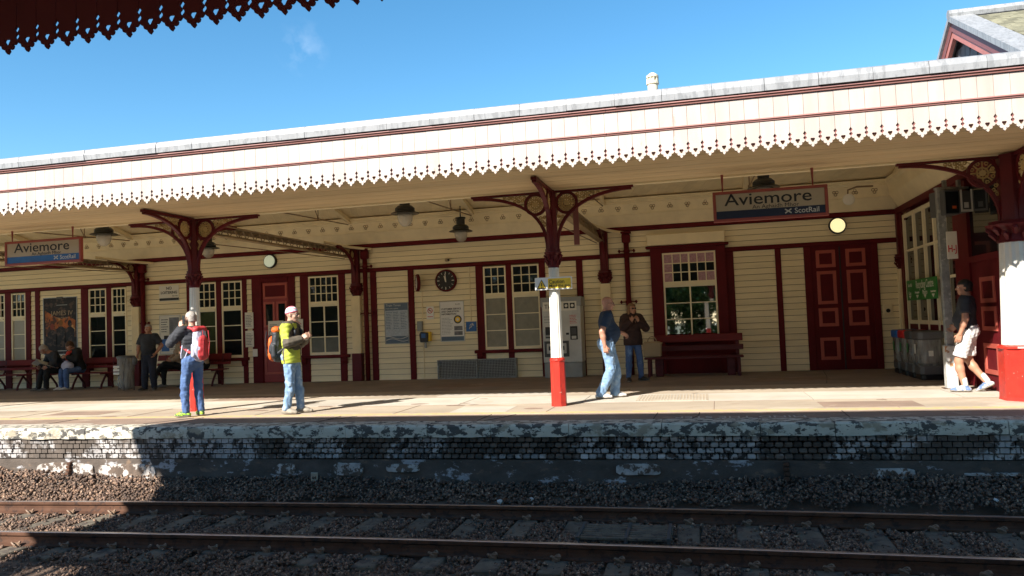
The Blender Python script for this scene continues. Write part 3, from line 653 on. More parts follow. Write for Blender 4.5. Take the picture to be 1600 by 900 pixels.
# film poster
e = plate('film_poster', 'dark framed poster with orange glow and three figures in silhouette above the seated couple', 'poster', -18.74, -17.56, 0.95, 2.62, 'poster_dark', frame='steel')
m = MB(); 
fire = MB().prism([(-0.5, 0.55), (0.5, 0.5), (0.52, 0.98), (0.3, 1.1), (0.05, 1.04), (-0.2, 1.12), (-0.53, 1.3)], 'y', -0.0065, -0.0045).build('glow', 'poster_fire', e)
for cx, hh, mt in ((-0.28, 0.76, 'cloth_rust'), (0.02, 0.86, 'cloth_tan'), (0.33, 0.84, 'poster_dark')):
    ring = [(cx-0.17, 0.3), (cx+0.17, 0.3), (cx+0.16, hh-0.12), (cx+0.05, hh-0.04), (cx-0.05, hh-0.04), (cx-0.16, hh-0.12)]
    MB().prism(ring, 'y', -0.0085, -0.0065).build('figure_print', 'poster_dark', e)
    hd = [(cx+0.07*math.cos(t), hh+0.06+0.095*math.sin(t)) for t in [2*PI*i/14 for i in range(14)]]
    MB().prism(hd, 'y', -0.0105, -0.0085).build('head_print', mt, e)
text('lettering', 'JAMES IV', 0.19, (0.06, -0.008, 1.20), 'bag_beige', e, sx=1.05); text('lettering', "Queen of the Fight", 0.06, (0.06, -0.008, 1.07), 'bag_beige', e)
flat(e, 'print', 'light_grey', -0.1, 0.3, 0.10, 0.12); flat(e, 'print', 'grey', -0.12, 0.25, 1.43, 1.45)
MB().box(-0.1, 0.1, -0.03, -0.013, 1.62, 1.68).build('poster_clip', 'dark_grey', e)
# notices right of window C
for (z0, z1, t_) in ((1.48, 1.92, 'upper'), (0.98, 1.42, 'lower')):
    e = plate('notice', f'small white paper notice beside the left door, {t_} of the two', 'notice', -12.09, -11.84, z0, z1, 'paper', Y=YW-0.06)
    lines(e, -0.10, 0.10, 0.05, 0.38, 8, seed=4)
e = plate('door_plate', 'little white plate on the maroon frame left of the red door', 'plate', -11.88, -11.74, 0.72, 0.92, 'white', Y=YW-0.06)
e = plate('notice', 'white notice on the red door behind the hiker in lime', 'notice', -11.40, -10.95, 1.28, 1.66, 'paper', Y=YW-0.05); lines(e, -0.18, 0.1, 0.08, 0.3, 5, seed=8)
e = plate('notice', 'white notice with curved emblem on the post right of the red door', 'notice', -10.66, -10.36, 1.12, 1.68, 'paper', Y=YW-0.06)
for k in range(2): MB().tube([(-0.12+0.024*i, -0.007, 0.40+0.07*k+0.04*math.sin(i*0.5)) for i in range(10)], 0.008, 5).build('emblem', ('sign_text', 'red_print')[k], e)
lines(e, -0.1, 0.1, 0.05, 0.3, 5, seed=9, mat='grey')
# timetable
e = plate('timetable', 'blue and pale grey train times poster in a frame between two maroon posts', 'poster', -8.05, -7.38, 0.93, 2.0, 'timetable_pale', frame='grey')
flat(e, 'header', 'timetable_blue', -0.31, 0.31, 0.87, 1.05); text('lettering', 'Train Times', 0.085, (-0.29, -0.0085, 1.0), 'light_grey', e, align='LEFT'); text('lettering', 'From this station', 0.05, (-0.29, -0.0085, 0.92), 'light_grey', e, align='LEFT')
for k in range(3): lines(e, -0.29+0.2*k, -0.12+0.2*k, 0.38, 0.84, 11, seed=20+k, mat='timetable_blue', part='timetable_text')
flat(e, 'map_print', 'timetable_blue', -0.31, 0.31, 0.02, 0.20)
for k in range(2): MB().tube([(-0.3+0.06*i, -0.008, 0.10+0.06*k+0.035*math.sin(i*0.6+k)) for i in range(11)], 0.009, 5).build('map_line', 'light_grey', e)
# customer poster
e = plate('poster', 'white customer service and disruption information poster with a round clock logo', 'poster', -6.53, -5.88, 0.94, 1.97, 'white', frame='light_grey')
text('lettering', 'CUSTOMER SERVICE', 0.058, (-0.28, -0.0075, 0.83), 'sign_text', e, align='LEFT', bold=0.001); text('lettering', 'AND DISRUPTION', 0.058, (-0.28, -0.0075, 0.765), 'sign_text', e, align='LEFT', bold=0.001); text('lettering', 'INFORMATION', 0.058, (-0.28, -0.0075, 0.70), 'sign_text', e, align='LEFT', bold=0.001)
circ = lambda cx, cz, r, n=20: [(cx+r*math.cos(2*PI*i/n), cz+r*math.sin(2*PI*i/n)) for i in range(n)]
MB().prism(circ(0.15, 0.56, 0.105), 'y', -0.0075, -0.0045).build('logo', 'sign_black', e); MB().prism(circ(0.15, 0.56, 0.072), 'y', -0.009, -0.0075).build('logo', 'yellow', e); MB().prism(circ(0.15, 0.56, 0.035), 'y', -0.0105, -0.009).build('logo', 'paper', e)
lines(e, -0.28, 0.02, 0.18, 0.62, 12, seed=31, mat='grey'); flat(e, 'photo', 'poster_grey', 0.05, 0.27, 0.28, 0.39); flat(e, 'photo', 'poster_grey', 0.05, 0.27, 0.16, 0.26); flat(e, 'footer', 'timetable_blue', -0.3, 0.3, 0.02, 0.13); text('lettering', 'ScotRail', 0.04, (0.16, -0.0075, 0.95), 'sign_text', e)
e = plate('no_smoking_sign', 'small white no smoking sign with red ring and slash', 'sign', -6.89, -6.69, 1.53, 1.86, 'white')
MB().tube([(0.062*math.cos(t), -0.006, 0.22+0.062*math.sin(t)) for t in [2*PI*i/20 for i in range(20)]], 0.008, 6, closed=True).build('ring', 'red_print', e)
MB().bar([(-0.04, 0.26), (0.04, 0.18)], 0.004, 0.014, 'y').xf(Matrix.Translation((0, -0.006, 0))).build('slash', 'red_print', e); flat(e, 'cigarette', 'sign_black', -0.04, 0.035, 0.213, 0.225, y=-0.0045); flat(e, 'text_strip', 'red_print', -0.07, 0.07, 0.06, 0.075)
e = plate('hearing_loop_sign', 'small square blue hearing loop sign right of the customer poster', 'sign', -5.84, -5.57, 1.18, 1.43, 'blue_print')
MB().tube([(-0.05+0.1*i/8, -0.006, 0.06+0.13*i/8+0.02*math.sin(i)) for i in range(9)], 0.010, 5).build('symbol', 'paper', e); MB().tube([(0.05*math.cos(t)+0.02, -0.006, 0.14+0.05*math.sin(t)) for t in [0.3*i for i in range(12)]], 0.008, 5).build('symbol', 'paper', e)
# conduits and boxes
m = MB(); m.tube([(-7.0, YW-0.035, 0.02), (-7.0, YW-0.035, 2.35)], 0.012, 6); c = m.build('conduit', 'cream_ceiling', None); tag(c, 'thin cream conduit running down the boards below the edge-on clock', 'conduit')
m = MB(); m.tube([(-5.70, YW-0.035, 1.45), (-5.70, YW-0.035, 2.83)], 0.012, 6); c = m.build('conduit', 'cream_ceiling', None); tag(c, 'thin cream conduit above the small blue sign', 'conduit')
e = empty('junction_box', (-7.06, YW-0.12, 1.24)); tag(e, 'small grey junction box above the yellow help point', 'box'); MB().box(-0.07, 0.07, 0, 0.10, 0, 0.25).build('casing', 'galv', e, bev=0.008); MB().box(-0.055, 0.055, -0.008, 0, 0.02, 0.23).build('cover', 'grey', e)
e = empty('help_point', (-6.93, YW-0.2, 0.95)); tag(e, 'yellow and black help point telephone mounted on the boards', 'telephone')
MB().prism([(-0.06, 0.02), (0.16, 0.02), (0.16, 0.26), (-0.06, 0.26)], 'y', 0.04, 0.18).build('hood', 'yellow', e, bev=0.015); MB().prism([(-0.10, 0.0), (0.10, 0.0), (0.12, 0.24), (-0.08, 0.27), (-0.12, 0.2)], 'y', 0.0, 0.08).build('body', 'black', e, bev=0.01)
flat(e, 'screen', 'blue_print', -0.06, 0.05, 0.11, 0.22, y=-0.002); MB().box(0.0, 0.05, 0.05, 0.1, -0.15, 0.02).build('cable_box', 'galv', e)
# clocks
def clock(name, label, x, z, Y, r, face, rz=0, hands='paper'):
    c = empty(name, (x, Y, z), rz); tag(c, label, 'clock')
    cm = MB().lathe([(r*0.8, 0), (r, 0.02), (r, 0.07), (r*0.93, 0.095), (r*0.86, 0.095), (r*0.86, 0.082)], n=28).xf(Matrix.Rotation(PI/2, 4, 'X')); cm.build('case', 'maroon', c, smooth=False)
    MB().prism(circ(0, 0, r*0.86, 28), 'y', -0.084, -0.075).build('dial', face, c)
    m = MB()
    for k in range(12):
        a = 2*PI*k/12; ln = 0.16*r if k % 3 else 0.22*r
        m.bar([(math.sin(a)*(r*0.8-ln), math.cos(a)*(r*0.8-ln)), (math.sin(a)*r*0.8, math.cos(a)*r*0.8)], 0.003, 0.011 if k % 3 else 0.018, 'y')
    m.xf(Matrix.Translation((0, -0.0855, 0))).build('hour_marks', hands, c)
    MB().bar([(0.01, -0.04), (-0.012, r*0.62)], 0.003, 0.018, 'y').xf(Matrix.Translation((0, -0.088, 0))).build('minute_hand', hands, c)
    MB().bar([(0.0, -0.03), (-0.035, r*0.42)], 0.003, 0.022, 'y').xf(Matrix.Translation((0, -0.09, 0))).build('hour_hand', hands, c)
    return c
clock('wall_clock', 'round black-faced station clock in a maroon rim on the boarded wall', -6.32, 2.50, YW-0.02, 0.285, 'sign_black')
clock('wall_clock', 'pale-faced clock seen nearly edge-on, hanging left of the black clock', -6.98, 2.47, YW-0.22, 0.225, 'paper', rz=rad(-62), hands='sign_text')
# ventilation grille
e = empty('heater_grille', (-5.56, YW-0.2, 0.0)); tag(e, 'low galvanised grille with wire mesh against the foot of the wall', 'grille')
MB().box(-1.02, 1.02, 0.10, 0.17, 0.02, 0.44).build('backing', 'dark_grey', e)
f = MB(); f.box(-1.03, 1.03, 0, 0.17, 0, 0.03); f.box(-1.03, 1.03, 0, 0.17, 0.45, 0.48)
for x_ in (-1.03, -0.012, 1.0): f.box(x_, x_+0.03, 0, 0.17, 0.03, 0.45)
f.build('frame', 'galv', e)
w = MB()
for k in range(50): w.box(-0.98+k*0.04, -0.975+k*0.04, 0.02, 0.025, 0.03, 0.45)
for k in range(10): w.box(-1.0, 1.0, 0.026, 0.031, 0.055+k*0.04, 0.06+k*0.04)
w.build('mesh_wires', 'light_grey', e)
# round bulkhead lights
for x_, m_, lb in ((-11.30, 'lampglow', 'round white bulkhead light above the red door'), (3.10, 'lampyellow', 'round glowing yellow bulkhead light above the double maroon doors')):
    e = empty('bulkhead_light', (x_, YW-0.02, 3.28)); tag(e, lb, 'light')
    MB().lathe([(0.185, 0), (0.195, 0.05), (0.175, 0.09), (0.16, 0.09)], n=24).xf(Matrix.Rotation(PI/2, 4, 'X')).build('rim', 'black', e)
    MB().lathe([(0.162, 0.05), (0.16, 0.1), (0.13, 0.125), (0.07, 0.14), (0.01, 0.145)], n=24).xf(Matrix.Rotation(PI/2, 4, 'X')).build('diffuser', m_, e, smooth=True)
# little camera above the clock, socket by the doors
e = empty('cctv_camera', (-6.27, YW-0.1, 3.02)); tag(e, 'tiny cream security camera above the black clock', 'camera'); MB().box(-0.05, 0.03, -0.02, 0.1, -0.03, 0.05).build('body', 'bag_beige', e, bev=0.01); MB().lathe([(0.02, 0), (0.03, 0.04)], n=10).xf(Matrix.Translation((0.06, 0, 0)) @ Matrix.Rotation(PI/2, 4, 'X')).build('lens', 'black', e)
e = empty('call_box', (4.06, YW-0.05, 1.20)); tag(e, 'square cream box with round black button right of the double doors', 'box'); MB().box(-0.10, 0.10, -0.02, 0.04, 0, 0.26).build('casing', 'cream_ceiling', e, bev=0.008); MB().prism(circ(0.0, 0.10, 0.045), 'y', -0.03, -0.02).build('button', 'black', e)

# pilasters against the wall, with bracket and pipe
def scroll(m, cx, cz, r, turns=1.4, s=1, ph=0.0, tr=0.017, ax='y', n=14):
    pts = [(cx+s*r*(1-0.75*i/n)*math.cos(ph+turns*2*PI*i/n), 0, cz+r*(1-0.75*i/n)*math.sin(ph+turns*2*PI*i/n)) for i in range(n+1)]
    m.tube(pts, tr, 4)
def make_bracket(parent, r0, rz, zt=3.47, zb=2.50, L=1.25, R=0.17, ringm='maroon_iron'):
    """bracket in its own xz plane starting at the post face r0, turned rz about the column"""
    T = Matrix.Rotation(rz, 4, 'Z')
    rc = r0+R+0.01; zc = zt-R-0.045
    m = MB(); arc = [(r0, zb)]
    x1, z1 = r0+L, zt-0.05
    for i in range(1, 15):
        t = i/14; a = t*PI/2
        x = r0+L*(1-math.cos(a))**1.12; z = zb+(z1-zb)*math.sin(a)**0.92; arc.append((x, z))
    m.bar(arc, 0.065, 0.048, 'y')
    m.bar([(r0-0.02, zt-0.018), (r0+L+0.03, zt-0.018)], 0.085, 0.045, 'y')
    m.xf(T); b = m.build('bracket', 'maroon_iron', parent)
    rg = MB(); rg.bar([(rc+R*math.cos(2*PI*i/22), zc+R*math.sin(2*PI*i/22)) for i in range(23)], 0.055, 0.045, 'y'); rg.xf(T).build('ring', ringm, b)
    g = MB(); 
    for k in range(8):
        a = 2*PI*k/8; g.tube([(rc+0.04*math.cos(a), 0, zc+0.04*math.sin(a)), (rc+(R-0.02)*math.cos(a), 0, zc+(R-0.02)*math.sin(a))], 0.011, 4)
        q = R-0.045; g.tube([(rc+q*math.cos(a+0.39)+0.024*math.cos(t), 0, zc+q*math.sin(a+0.39)+0.024*math.sin(t)) for t in [2*PI*i/6 for i in range(6)]], 0.011, 4, closed=True)
    g.tube([(rc+0.075*math.cos(t), 0, zc+0.075*math.sin(t)) for t in [2*PI*i/14 for i in range(14)]], 0.015, 4, closed=True)
    g.lathe([(0.045, -0.012), (0.045, 0.012)], n=10); 
    n10 = len(g.v); 
    for i in range(n10-20, n10): v = g.v[i]; g.v[i] = (rc+v[0], v[2], zc+v[1])
    g.xf(T).build('rosette', 'gold', b)
    s_ = MB(); pt = 0.070; rr_ = random.Random(11)
    ax_ = [p[0] for p in arc]; az_ = [p[1] for p in arc]
    for i in range(24):
        for j in range(18):
            x = r0+0.035+i*pt*0.92+(pt*0.46 if j % 2 else 0); z = zt-0.075-j*pt*0.84
            if x > ax_[-1]-0.16: continue
            zc_ = float(np.interp(x, ax_, az_)); xc_ = float(np.interp(z, az_, ax_))
            if z-zc_ < 0.030 and x-xc_ > -0.028: pass
            if z < zc_+0.045 or x > xc_ + 9: continue
            if math.hypot(x-rc, z-zc) < R+0.045: continue
            rad_ = 0.030; sg = 1 if (i+j) % 2 else -1; ph = rr_.uniform(0, 6.28)
            s_.tube([(x+rad_*(1-0.6*k/9)*math.cos(ph+sg*k*0.85), 0, z+rad_*(1-0.6*k/9)*math.sin(ph+sg*k*0.85)) for k in range(10)], 0.0105, 4)
            s_.tube([(x+rad_*math.cos(ph), 0, z+rad_*math.sin(ph)), (x+0.066*math.cos(ph+0.3), 0, z+0.066*math.sin(ph+0.3))], 0.008, 4)
    s_.xf(T).build('scrollwork', 'gold', b)
    return b
def capital(m, r, zb, zt, n=16):
    h = zt-zb; m.lathe([(r*0.72, zb), (r*0.82, zb+h*0.03), (r*0.78, zb+h*0.10), (r*0.76, zb+h*0.4), (r*0.95, zb+h*0.62), (r*1.22, zb+h*0.78), (r*1.25, zb+h*0.84), (r*1.05, zb+h*0.86), (r*1.1, zb+h)], n=n)
    for lv, q in ((0.35, 0.0), (0.58, 0.5)):
        for k in range(8):
            a = 2*PI*(k+q)/8; c, s = math.cos(a), math.sin(a); rr = r*(0.80+0.25*(lv-0.2)); z = zb+h*lv; q_ = min(r/0.13, 1.7)
            m.tube([(c*rr, s*rr, z-h*0.22), (c*(rr+0.02*q_), s*(rr+0.02*q_), z), (c*(rr+0.055*q_), s*(rr+0.055*q_), z+h*0.10), (c*(rr+0.06*q_), s*(rr+0.06*q_), z+h*0.03)], [0.014*q_, 0.026*q_, 0.018*q_, 0.008], 5)
    return m
def iron_column(loc, label, k=1.0, rz=0, arms=(0, PI/2, PI, -PI/2), L=1.22, cat='column', group='iron canopy columns'):
    c = empty('iron_column', loc, rz); tag(c, label, cat, group)
    rb = 0.128*k
    MB().lathe([(rb, 0), (rb*0.98, 0.05), (rb*0.93, 0.70), (rb*0.93, 0.715)], n=8).build('base', 'post_red', c)
    MB().lathe([(rb*0.93, 0.715), (rb*0.98, 0.73), (rb*0.95, 0.755), (rb*0.80, 0.775)], n=16).build('base_ring', 'post_red', c)
    MB().lathe([(0.102*k, 0.775), (0.098*k, 1.0), (0.084*k, 2.22)], n=32, flute=0.07).build('shaft', 'post_white', c)
    m = MB(); capital(m, 0.115*k, 2.215, 2.52).build('capital', 'maroon_iron', c)
    rp = 0.095*k if k < 1.5 else 0.22
    MB().lathe([(rp, 2.52), (rp*0.92, 3.47)], n=8).build('upper_post', 'maroon_iron', c)
    for a in arms: make_bracket(c, rp*0.86, a, L=L, R=0.165 if k < 1.5 else 0.19)
    return c
YC = 12.468; CX = [-15.50, -8.90, -2.29]
for x_, lb in ((-15.50, 'slender iron column off the left edge of the platform view'), (-8.90, 'white iron column with red base behind the backpacker, left of the two in view'), (-2.29, 'white iron column with red base carrying the yellow caution sign')):
    iron_column((x_, YC, 0), lb)
iron_column((4.39, YC, 0), 'thick white iron column with wide red base at the right edge', k=2.75, L=1.30, group=None)
def pilaster(x, label):
    p = empty('wall_pilaster', (x, YW-0.07, 0)); tag(p, label, 'pilaster', 'pilasters on the station wall')
    MB().box(-0.135, 0.135, -0.12, 0.07, 0, 0.72).build('base', 'maroon_iron', p, bev=0.012)
    s_ = MB().box(-0.12, 0.12, -0.09, 0.07, 0.72, 2.22)
    for k in range(6): s_.box(-0.098+k*0.035, -0.078+k*0.035, -0.097, -0.09, 0.8, 2.18)
    s_.build('shaft', 'cream_ceiling', p)
    m = capital(MB(), 0.14, 2.22, 2.55); m.build('capital', 'maroon_iron', p)
    MB().box(-0.10, 0.10, -0.10, 0.06, 2.55, 3.50).build('upper_post', 'maroon_iron', p, bev=0.01)
    make_bracket(p, 0.09, -PI/2, zt=3.47, zb=2.6, L=0.95, R=0.12)
    return p
pilaster(-15.52, 'cream fluted pilaster with maroon capital left of the standing man in black'); pilaster(-8.80, 'cream fluted pilaster with maroon base right of the hiker in lime'); pilaster(-2.25, 'cream fluted pilaster with maroon capital behind the man in navy'); pilaster(4.42, 'cream fluted pilaster in the right corner by the recycling bins')
def drainpipe(x, label, z1=3.42):
    p = empty('drainpipe', (x, YW-0.12, 0)); tag(p, label, 'drainpipe', 'maroon drainpipes')
    MB().lathe([(0.062, 0), (0.062, z1-0.25)], n=14).build('pipe', 'maroon', p, smooth=True)
    MB().box(-0.10, 0.10, -0.09, 0.08, z1-0.25, z1-0.02).build('hopper', 'maroon', p, bev=0.03); MB().box(-0.12, 0.12, -0.11, 0.09, z1-0.02, z1+0.03).build('hopper', 'maroon', p, bev=0.01)
    for z in (1.75, 2.98):
        m = MB().lathe([(0.075, z-0.03), (0.075, z+0.03)], n=14); m.box(-0.15, 0.15, 0.0, 0.03, z-0.014, z+0.014)
        for s_ in (-1, 1):
            for a, b in ((0.16, 0), (0.19, 0), (0.175, 0.022), (0.175, -0.022)): m.lathe([(0.02, 0), (0.02, 0.03)], n=8); 
            for v in range(len(m.v)-64, len(m.v)):
                kk = (v-(len(m.v)-64))//16; a, b = ((0.16, 0), (0.192, 0), (0.176, 0.024), (0.176, -0.024))[kk]; q = m.v[v]; m.v[v] = (s_*a+q[0], -0.01+q[2], z+b+q[1])
        m.build('pipe_clamp', 'maroon', p)
    return p
drainpipe(-15.28, 'maroon drainpipe directly behind the standing man in black'); drainpipe(-8.52, 'maroon drainpipe beside the pilaster right of the hiker'); drainpipe(-1.70, 'maroon drainpipe rising behind the woman in sunglasses')
# ================================================================ platform canopies
YF = 10.24; WBD = 0.1765
def fringe_mesh(mat):
    w = WBD; h = 0.376; e = 0.0022; c = w/2
    half = [(0, 0), (0.019, 0.022), (0.012, 0.040), (0.030, 0.034), (0.047, 0.042), (0.053, 0.060), (0.046, 0.070), (0.066, 0.068), (0.079, 0.080), (c-e, 0.094)]
    right = [(c+x, z) for x, z in half]
    side = [(w-e, 0.098), (w-0.006, 0.103)]+[(w-0.020*math.sin(t)-0.001, 0.124-0.018*math.cos(t)) for t in [PI*i/7 for i in range(1, 7)]]+[(w-0.006, 0.144), (w-0.006, 0.155), (w-0.023, 0.178), (w-0.005, 0.203), (w-e, 0.208), (w-e, h)]
    left_side = [(w-x, z) for x, z in side][::-1]
    left = [(c-x, z) for x, z in half][::-1]
    ring = right+side+left_side+left[:-1]
    tre = []
    for k in range(3):
        a0 = PI/2+2*PI*(k)/3+PI/3
        cx, cz = c+0.015*math.cos(a0), 0.094+0.015*math.sin(a0)
        tre += [(cx+0.0145*math.cos(a0+t), cz+0.0145*math.sin(a0+t)) for t in (-1.5, -0.9, -0.3, 0.3, 0.9, 1.5)]
    me = curve_shape(ring, [tre], 0.022); me.materials.append(MATS[mat]); return me
can = empty('platform_canopy', (-5, 12, 3.4)); tag(can, 'long white fringed platform canopy in front of the station building', 'canopy')
fm = fringe_mesh('fascia'); ub = MB().box(0.0022, WBD-0.0022, -0.011, 0.011, 0, 0.262).mesh('fascia_board', 'fascia')
x = -21.6; n = 0
while x < 5.6:
    o = link('fringe_board', fm, can, True, loc=(x, YF+0.011+rs.uniform(-.001, .001), 3.379))
    o = link('fascia_board', ub, can, True, loc=(x, YF+0.011+rs.uniform(-.001, .001), 3.797)); x += WBD
MB().box(-21.6, 5.6, YF+0.026, YF+0.06, 3.478, 4.1).build('added_shade_backing', 'barge_dark', can, True)  # added to block light; dark red stands in for shade behind the fringe
def trim(z0, z1, d, mat='fascia_trim'):
    h = z1-z0; r = [(YF+0.02, z0), (YF-d*0.5, z0), (YF-d*0.6, z0+h*0.22), (YF-d*0.35, z0+h*0.26), (YF-d*0.4, z0+h*0.5), (YF-d, z0+h*0.56), (YF-d, z0+h*0.8), (YF-d*0.75, z0+h*0.84), (YF-d*0.75, z1), (YF+0.02, z1)]
    x = -21.6
    while x < 5.6:
        l = 4.1; MB().prism(r, 'x', x+0.002, min(x+l, 5.6)-0.002).build('moulding', mat, can, True); x += l
trim(3.757, 3.795, 0.03); trim(4.066, 4.116, 0.05)
x = -21.6
while x < 5.6:
    l = 0.62+rs.uniform(-0.02, 0.02); a, b, c = rs.uniform(-.006, .006), rs.uniform(-.006, .006), rs.uniform(-0.008, 0.008)
    m = MB(); vs = []
    for xx, q in ((x+0.003, a), (x+l-0.003, b)):
        vs += [(xx, YF-0.075+q, 4.122+c*0.3), (xx, YF-0.085+q, 4.20), (xx, YF-0.065+q, 4.275), (xx, YF-0.02, 4.297), (xx, YF+0.45, 4.33), (xx, YF+0.45, 4.31), (xx, YF-0.02, 4.25), (xx, YF-0.05+q, 4.122)]
    m.add(vs, [tuple(range(8))[::-1], tuple(range(8, 16))]+[(i, (i+1) % 8, 8+(i+1) % 8, 8+i) for i in range(8)])
    m.build('lead_flashing', 'lead', can, True); x += l
# soffit boards
for k in range(12):
    y = YF+0.06+k*0.18
    MB().box(-21.6, 5.6, y+0.002, y+0.176, 3.488+(k % 2)*0.002, 3.51).build('soffit_board', 'soffit', can, True)
MB().box(-29, 5.6, YF+0.06, YF+2.3, 3.515, 3.55).build('soffit_back', 'soffit', can, True)
MB().box(-21.6, 5.6, 12.42, 12.52, 3.46, 3.488).build('beam_moulding', 'cream_ceiling', can, True)
MB().box(-21.6, 5.6, 12.385, 12.56, 3.552, 3.80).build('beam', 'cream_ceiling', can, True)
MB().box(-21.6, 5.6, 12.44, 12.56, 3.488, 3.552).build('beam', 'cream_ceiling', can, True)
# roof: front flat, two slopes, ridge at Y 15
def slope(y0, z0, y1, z1, th, mat, name, x0=-29, x1=5.6): MB().prism([(y0, z0), (y1, z1), (y1, z1+th), (y0, z0+th)], 'x', x0, x1).build(name, mat, can, True)
slope(YF+0.3, 4.24, 12.5, 4.55, 0.04, 'slate', 'roof_slope'); slope(12.5, 4.55, 15, 5.3, 0.05, 'slate', 'roof_slope'); slope(15, 5.3, 19.4, 4.30, 0.05, 'slate', 'roof_slope')
slope(12.56, 3.85, 15, 5.2, 0.02, 'cream_ceiling', 'ceiling_lining'); slope(15.002, 5.2, 19.2, 4.235, 0.02, 'cream_ceiling', 'ceiling_lining')
cb = MB(); sk = -0.55
cb.add([(0, 17.3, 4.66), (0.195, 17.3, 4.66), (0.195+sk, 18.9, 4.293), (sk, 18.9, 4.293), (0, 17.3, 4.645), (0.195, 17.3, 4.645), (0.195+sk, 18.9, 4.278), (sk, 18.9, 4.278)], [(0, 1, 2, 3), (4, 7, 6, 5), (0, 4, 5, 1), (1, 5, 6, 2), (2, 6, 7, 3), (3, 7, 4, 0)])
cbm = cb.mesh('ceiling_board', 'cream_ceiling')
x = -20.6
while x < 4.6: link('ceiling_board', cbm, can, True, loc=(x, 0, 0)); x += 0.2
for xr in (-18.8, -15.5, -12.15, -8.85, -5.5, -2.2, 1.1, 4.25):
    r = MB().prism([(12.6, 3.80), (15, 5.14), (18.95, 4.10), (18.95, 4.23), (15, 5.19), (12.6, 3.95)], 'x', xr-0.045, xr+0.045).build('rafter', 'cream_ceiling', can, True)
    t = MB(); t.tube([(xr, 18.85, 4.08), (xr, 15.6, 3.98), (xr, 13.2, 4.0)], 0.014, 6); t.tube([(xr, 17.2, 4.03), (xr, 17.2, 4.62)], 0.012, 5); t.tube([(xr, 17.2, 4.03), (xr, 16.7, 4.75)], 0.012, 5)
    t.lathe([(0.03, -0.03), (0.03, 0.03)], n=8)
    for v in range(len(t.v)-16, len(t.v)): q = t.v[v]; t.v[v] = (xr+q[0], 17.2+q[1], 4.03+q[2])
    t.build('tie_rod', 'iron_brown', r, True)
# lattice girders from the columns to the wall
for xg in (-15.50, -8.90, -2.29):
    gm = MB()
    for dz in (3.22, 3.42): 
        gm.box(xg-0.07, xg+0.07, 12.6, 18.95, dz, dz+0.022); gm.box(xg-0.07, xg-0.055, 12.6, 18.95, dz+(0.022 if dz < 3.3 else -0.05), dz+(0.07 if dz < 3.3 else 0.0))
    gb = gm.build('girder', 'girder', can, True)
    lt = MB(); y = 12.7
    while y < 18.8:
        lt.tube([(xg, y, 3.24), (xg, y+0.15, 3.42)], 0.014, 4); lt.tube([(xg, y+0.15, 3.42), (xg, y+0.30, 3.24)], 0.014, 4); y += 0.30
    lt.build('lattice', 'girder', gb, True)
    rv = MB(); y = 12.9
    while y < 18.7: rv.box(xg-0.082, xg-0.07, y, y+0.05, 3.252, 3.282); y += 0.42
    rv.build('cable_saddle', 'paper', gb, True)
    cb2 = MB(); cb2.tube([(xg-0.12, 12.7, 3.36), (xg-0.12, 18.9, 3.38)], 0.02, 6); cb2.tube([(xg-0.20, 13.4, 3.10), (xg-0.16, 16.5, 3.16), (xg-0.10, 18.9, 3.20)], 0.011, 5); cb2.build('cable', 'iron_brown', gb, True)
    pp = MB().tube([(xg-0.05, 17.6, 3.52), (xg+0.2, 18.6, 3.46), (xg+0.42, 19.0, 3.44), (xg+0.55, 19.12, 3.43)], 0.035, 8).build('gutter_pipe', 'cream_ceiling', can, True)
# drop board by the second column (small red plate hanging)
e = MB().box(-2.02, -1.93, 13.0, 13.03, 2.62, 3.45).build('hanging_board', 'barge_dark', can, True)
# ---- canopy of the near platform, above the photographer
nc = empty('near_canopy', (-2, 3, 3.5)); tag(nc, 'dark maroon fringed canopy edge of the near platform, hanging in at the top left', 'canopy')
NYF, NZ = 4.78, 3.515
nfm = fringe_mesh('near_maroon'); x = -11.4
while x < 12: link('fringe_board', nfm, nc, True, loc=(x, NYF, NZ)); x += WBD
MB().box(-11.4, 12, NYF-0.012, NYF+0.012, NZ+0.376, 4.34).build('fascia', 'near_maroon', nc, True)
MB().prism([(NYF, 4.36), (NYF, 4.99), (1.0, 4.92), (1.0, 4.8), (NYF-0.3, 4.8), (NYF-0.05, 4.36)], 'x', -11.5, 12).build('roof', 'slate', nc, True)  # unseen roof, front edge raised to cast its shadow farther onto the platform
MB().prism([(1.0, 4.8), (1.0, 4.9), (-3.0, 5.0), (-3.0, 4.9)], 'x', -10.79, 12).build('roof', 'slate', nc, True)  # rest of the unseen near roof, stopping beside the added slot
MB().box(-11.99, -11.49, -3.0, 1.7, 4.8, 4.9).build('roof', 'slate', nc, True)  # unseen strip beside an added slot, placed for its shadow on the rail
MB().prism([(-11.99, 1.0), (-11.3, 1.0), (-11.3, 4.7), (-11.4, 4.7), (-11.99, 1.7)], 'z', 4.72, 4.79).build('roof', 'slate', nc, True)  # unseen roof end, cut diagonally to shape the left edge of the shadow
for i in range(3): MB().box(-11.38+i*0.2, -11.30+i*0.2, -3.0, 1.0, 4.82, 4.88).build('sun_slot_bar', 'near_maroon', nc, True)  # made-up bars across an added roof slot, striping the sunlight on the rail
MB().box(-11.35, 12, 0.6, NYF-0.03, 4.0, 4.03).build('soffit', 'soffit', nc, True)
for x_ in (-9.0, 0.35, 6.6):
    iron_column((x_, -1.4, 0), 'iron column of the near platform behind the photographer', arms=(0, PI), group='columns behind the photographer')
np_ = empty('near_platform', (0, 0, 0), kind=S)
MB().box(-30, 14, -6, 3.55, -1.2, 0.0).build('near_platform_slab', 'tan_paving', np_, True)
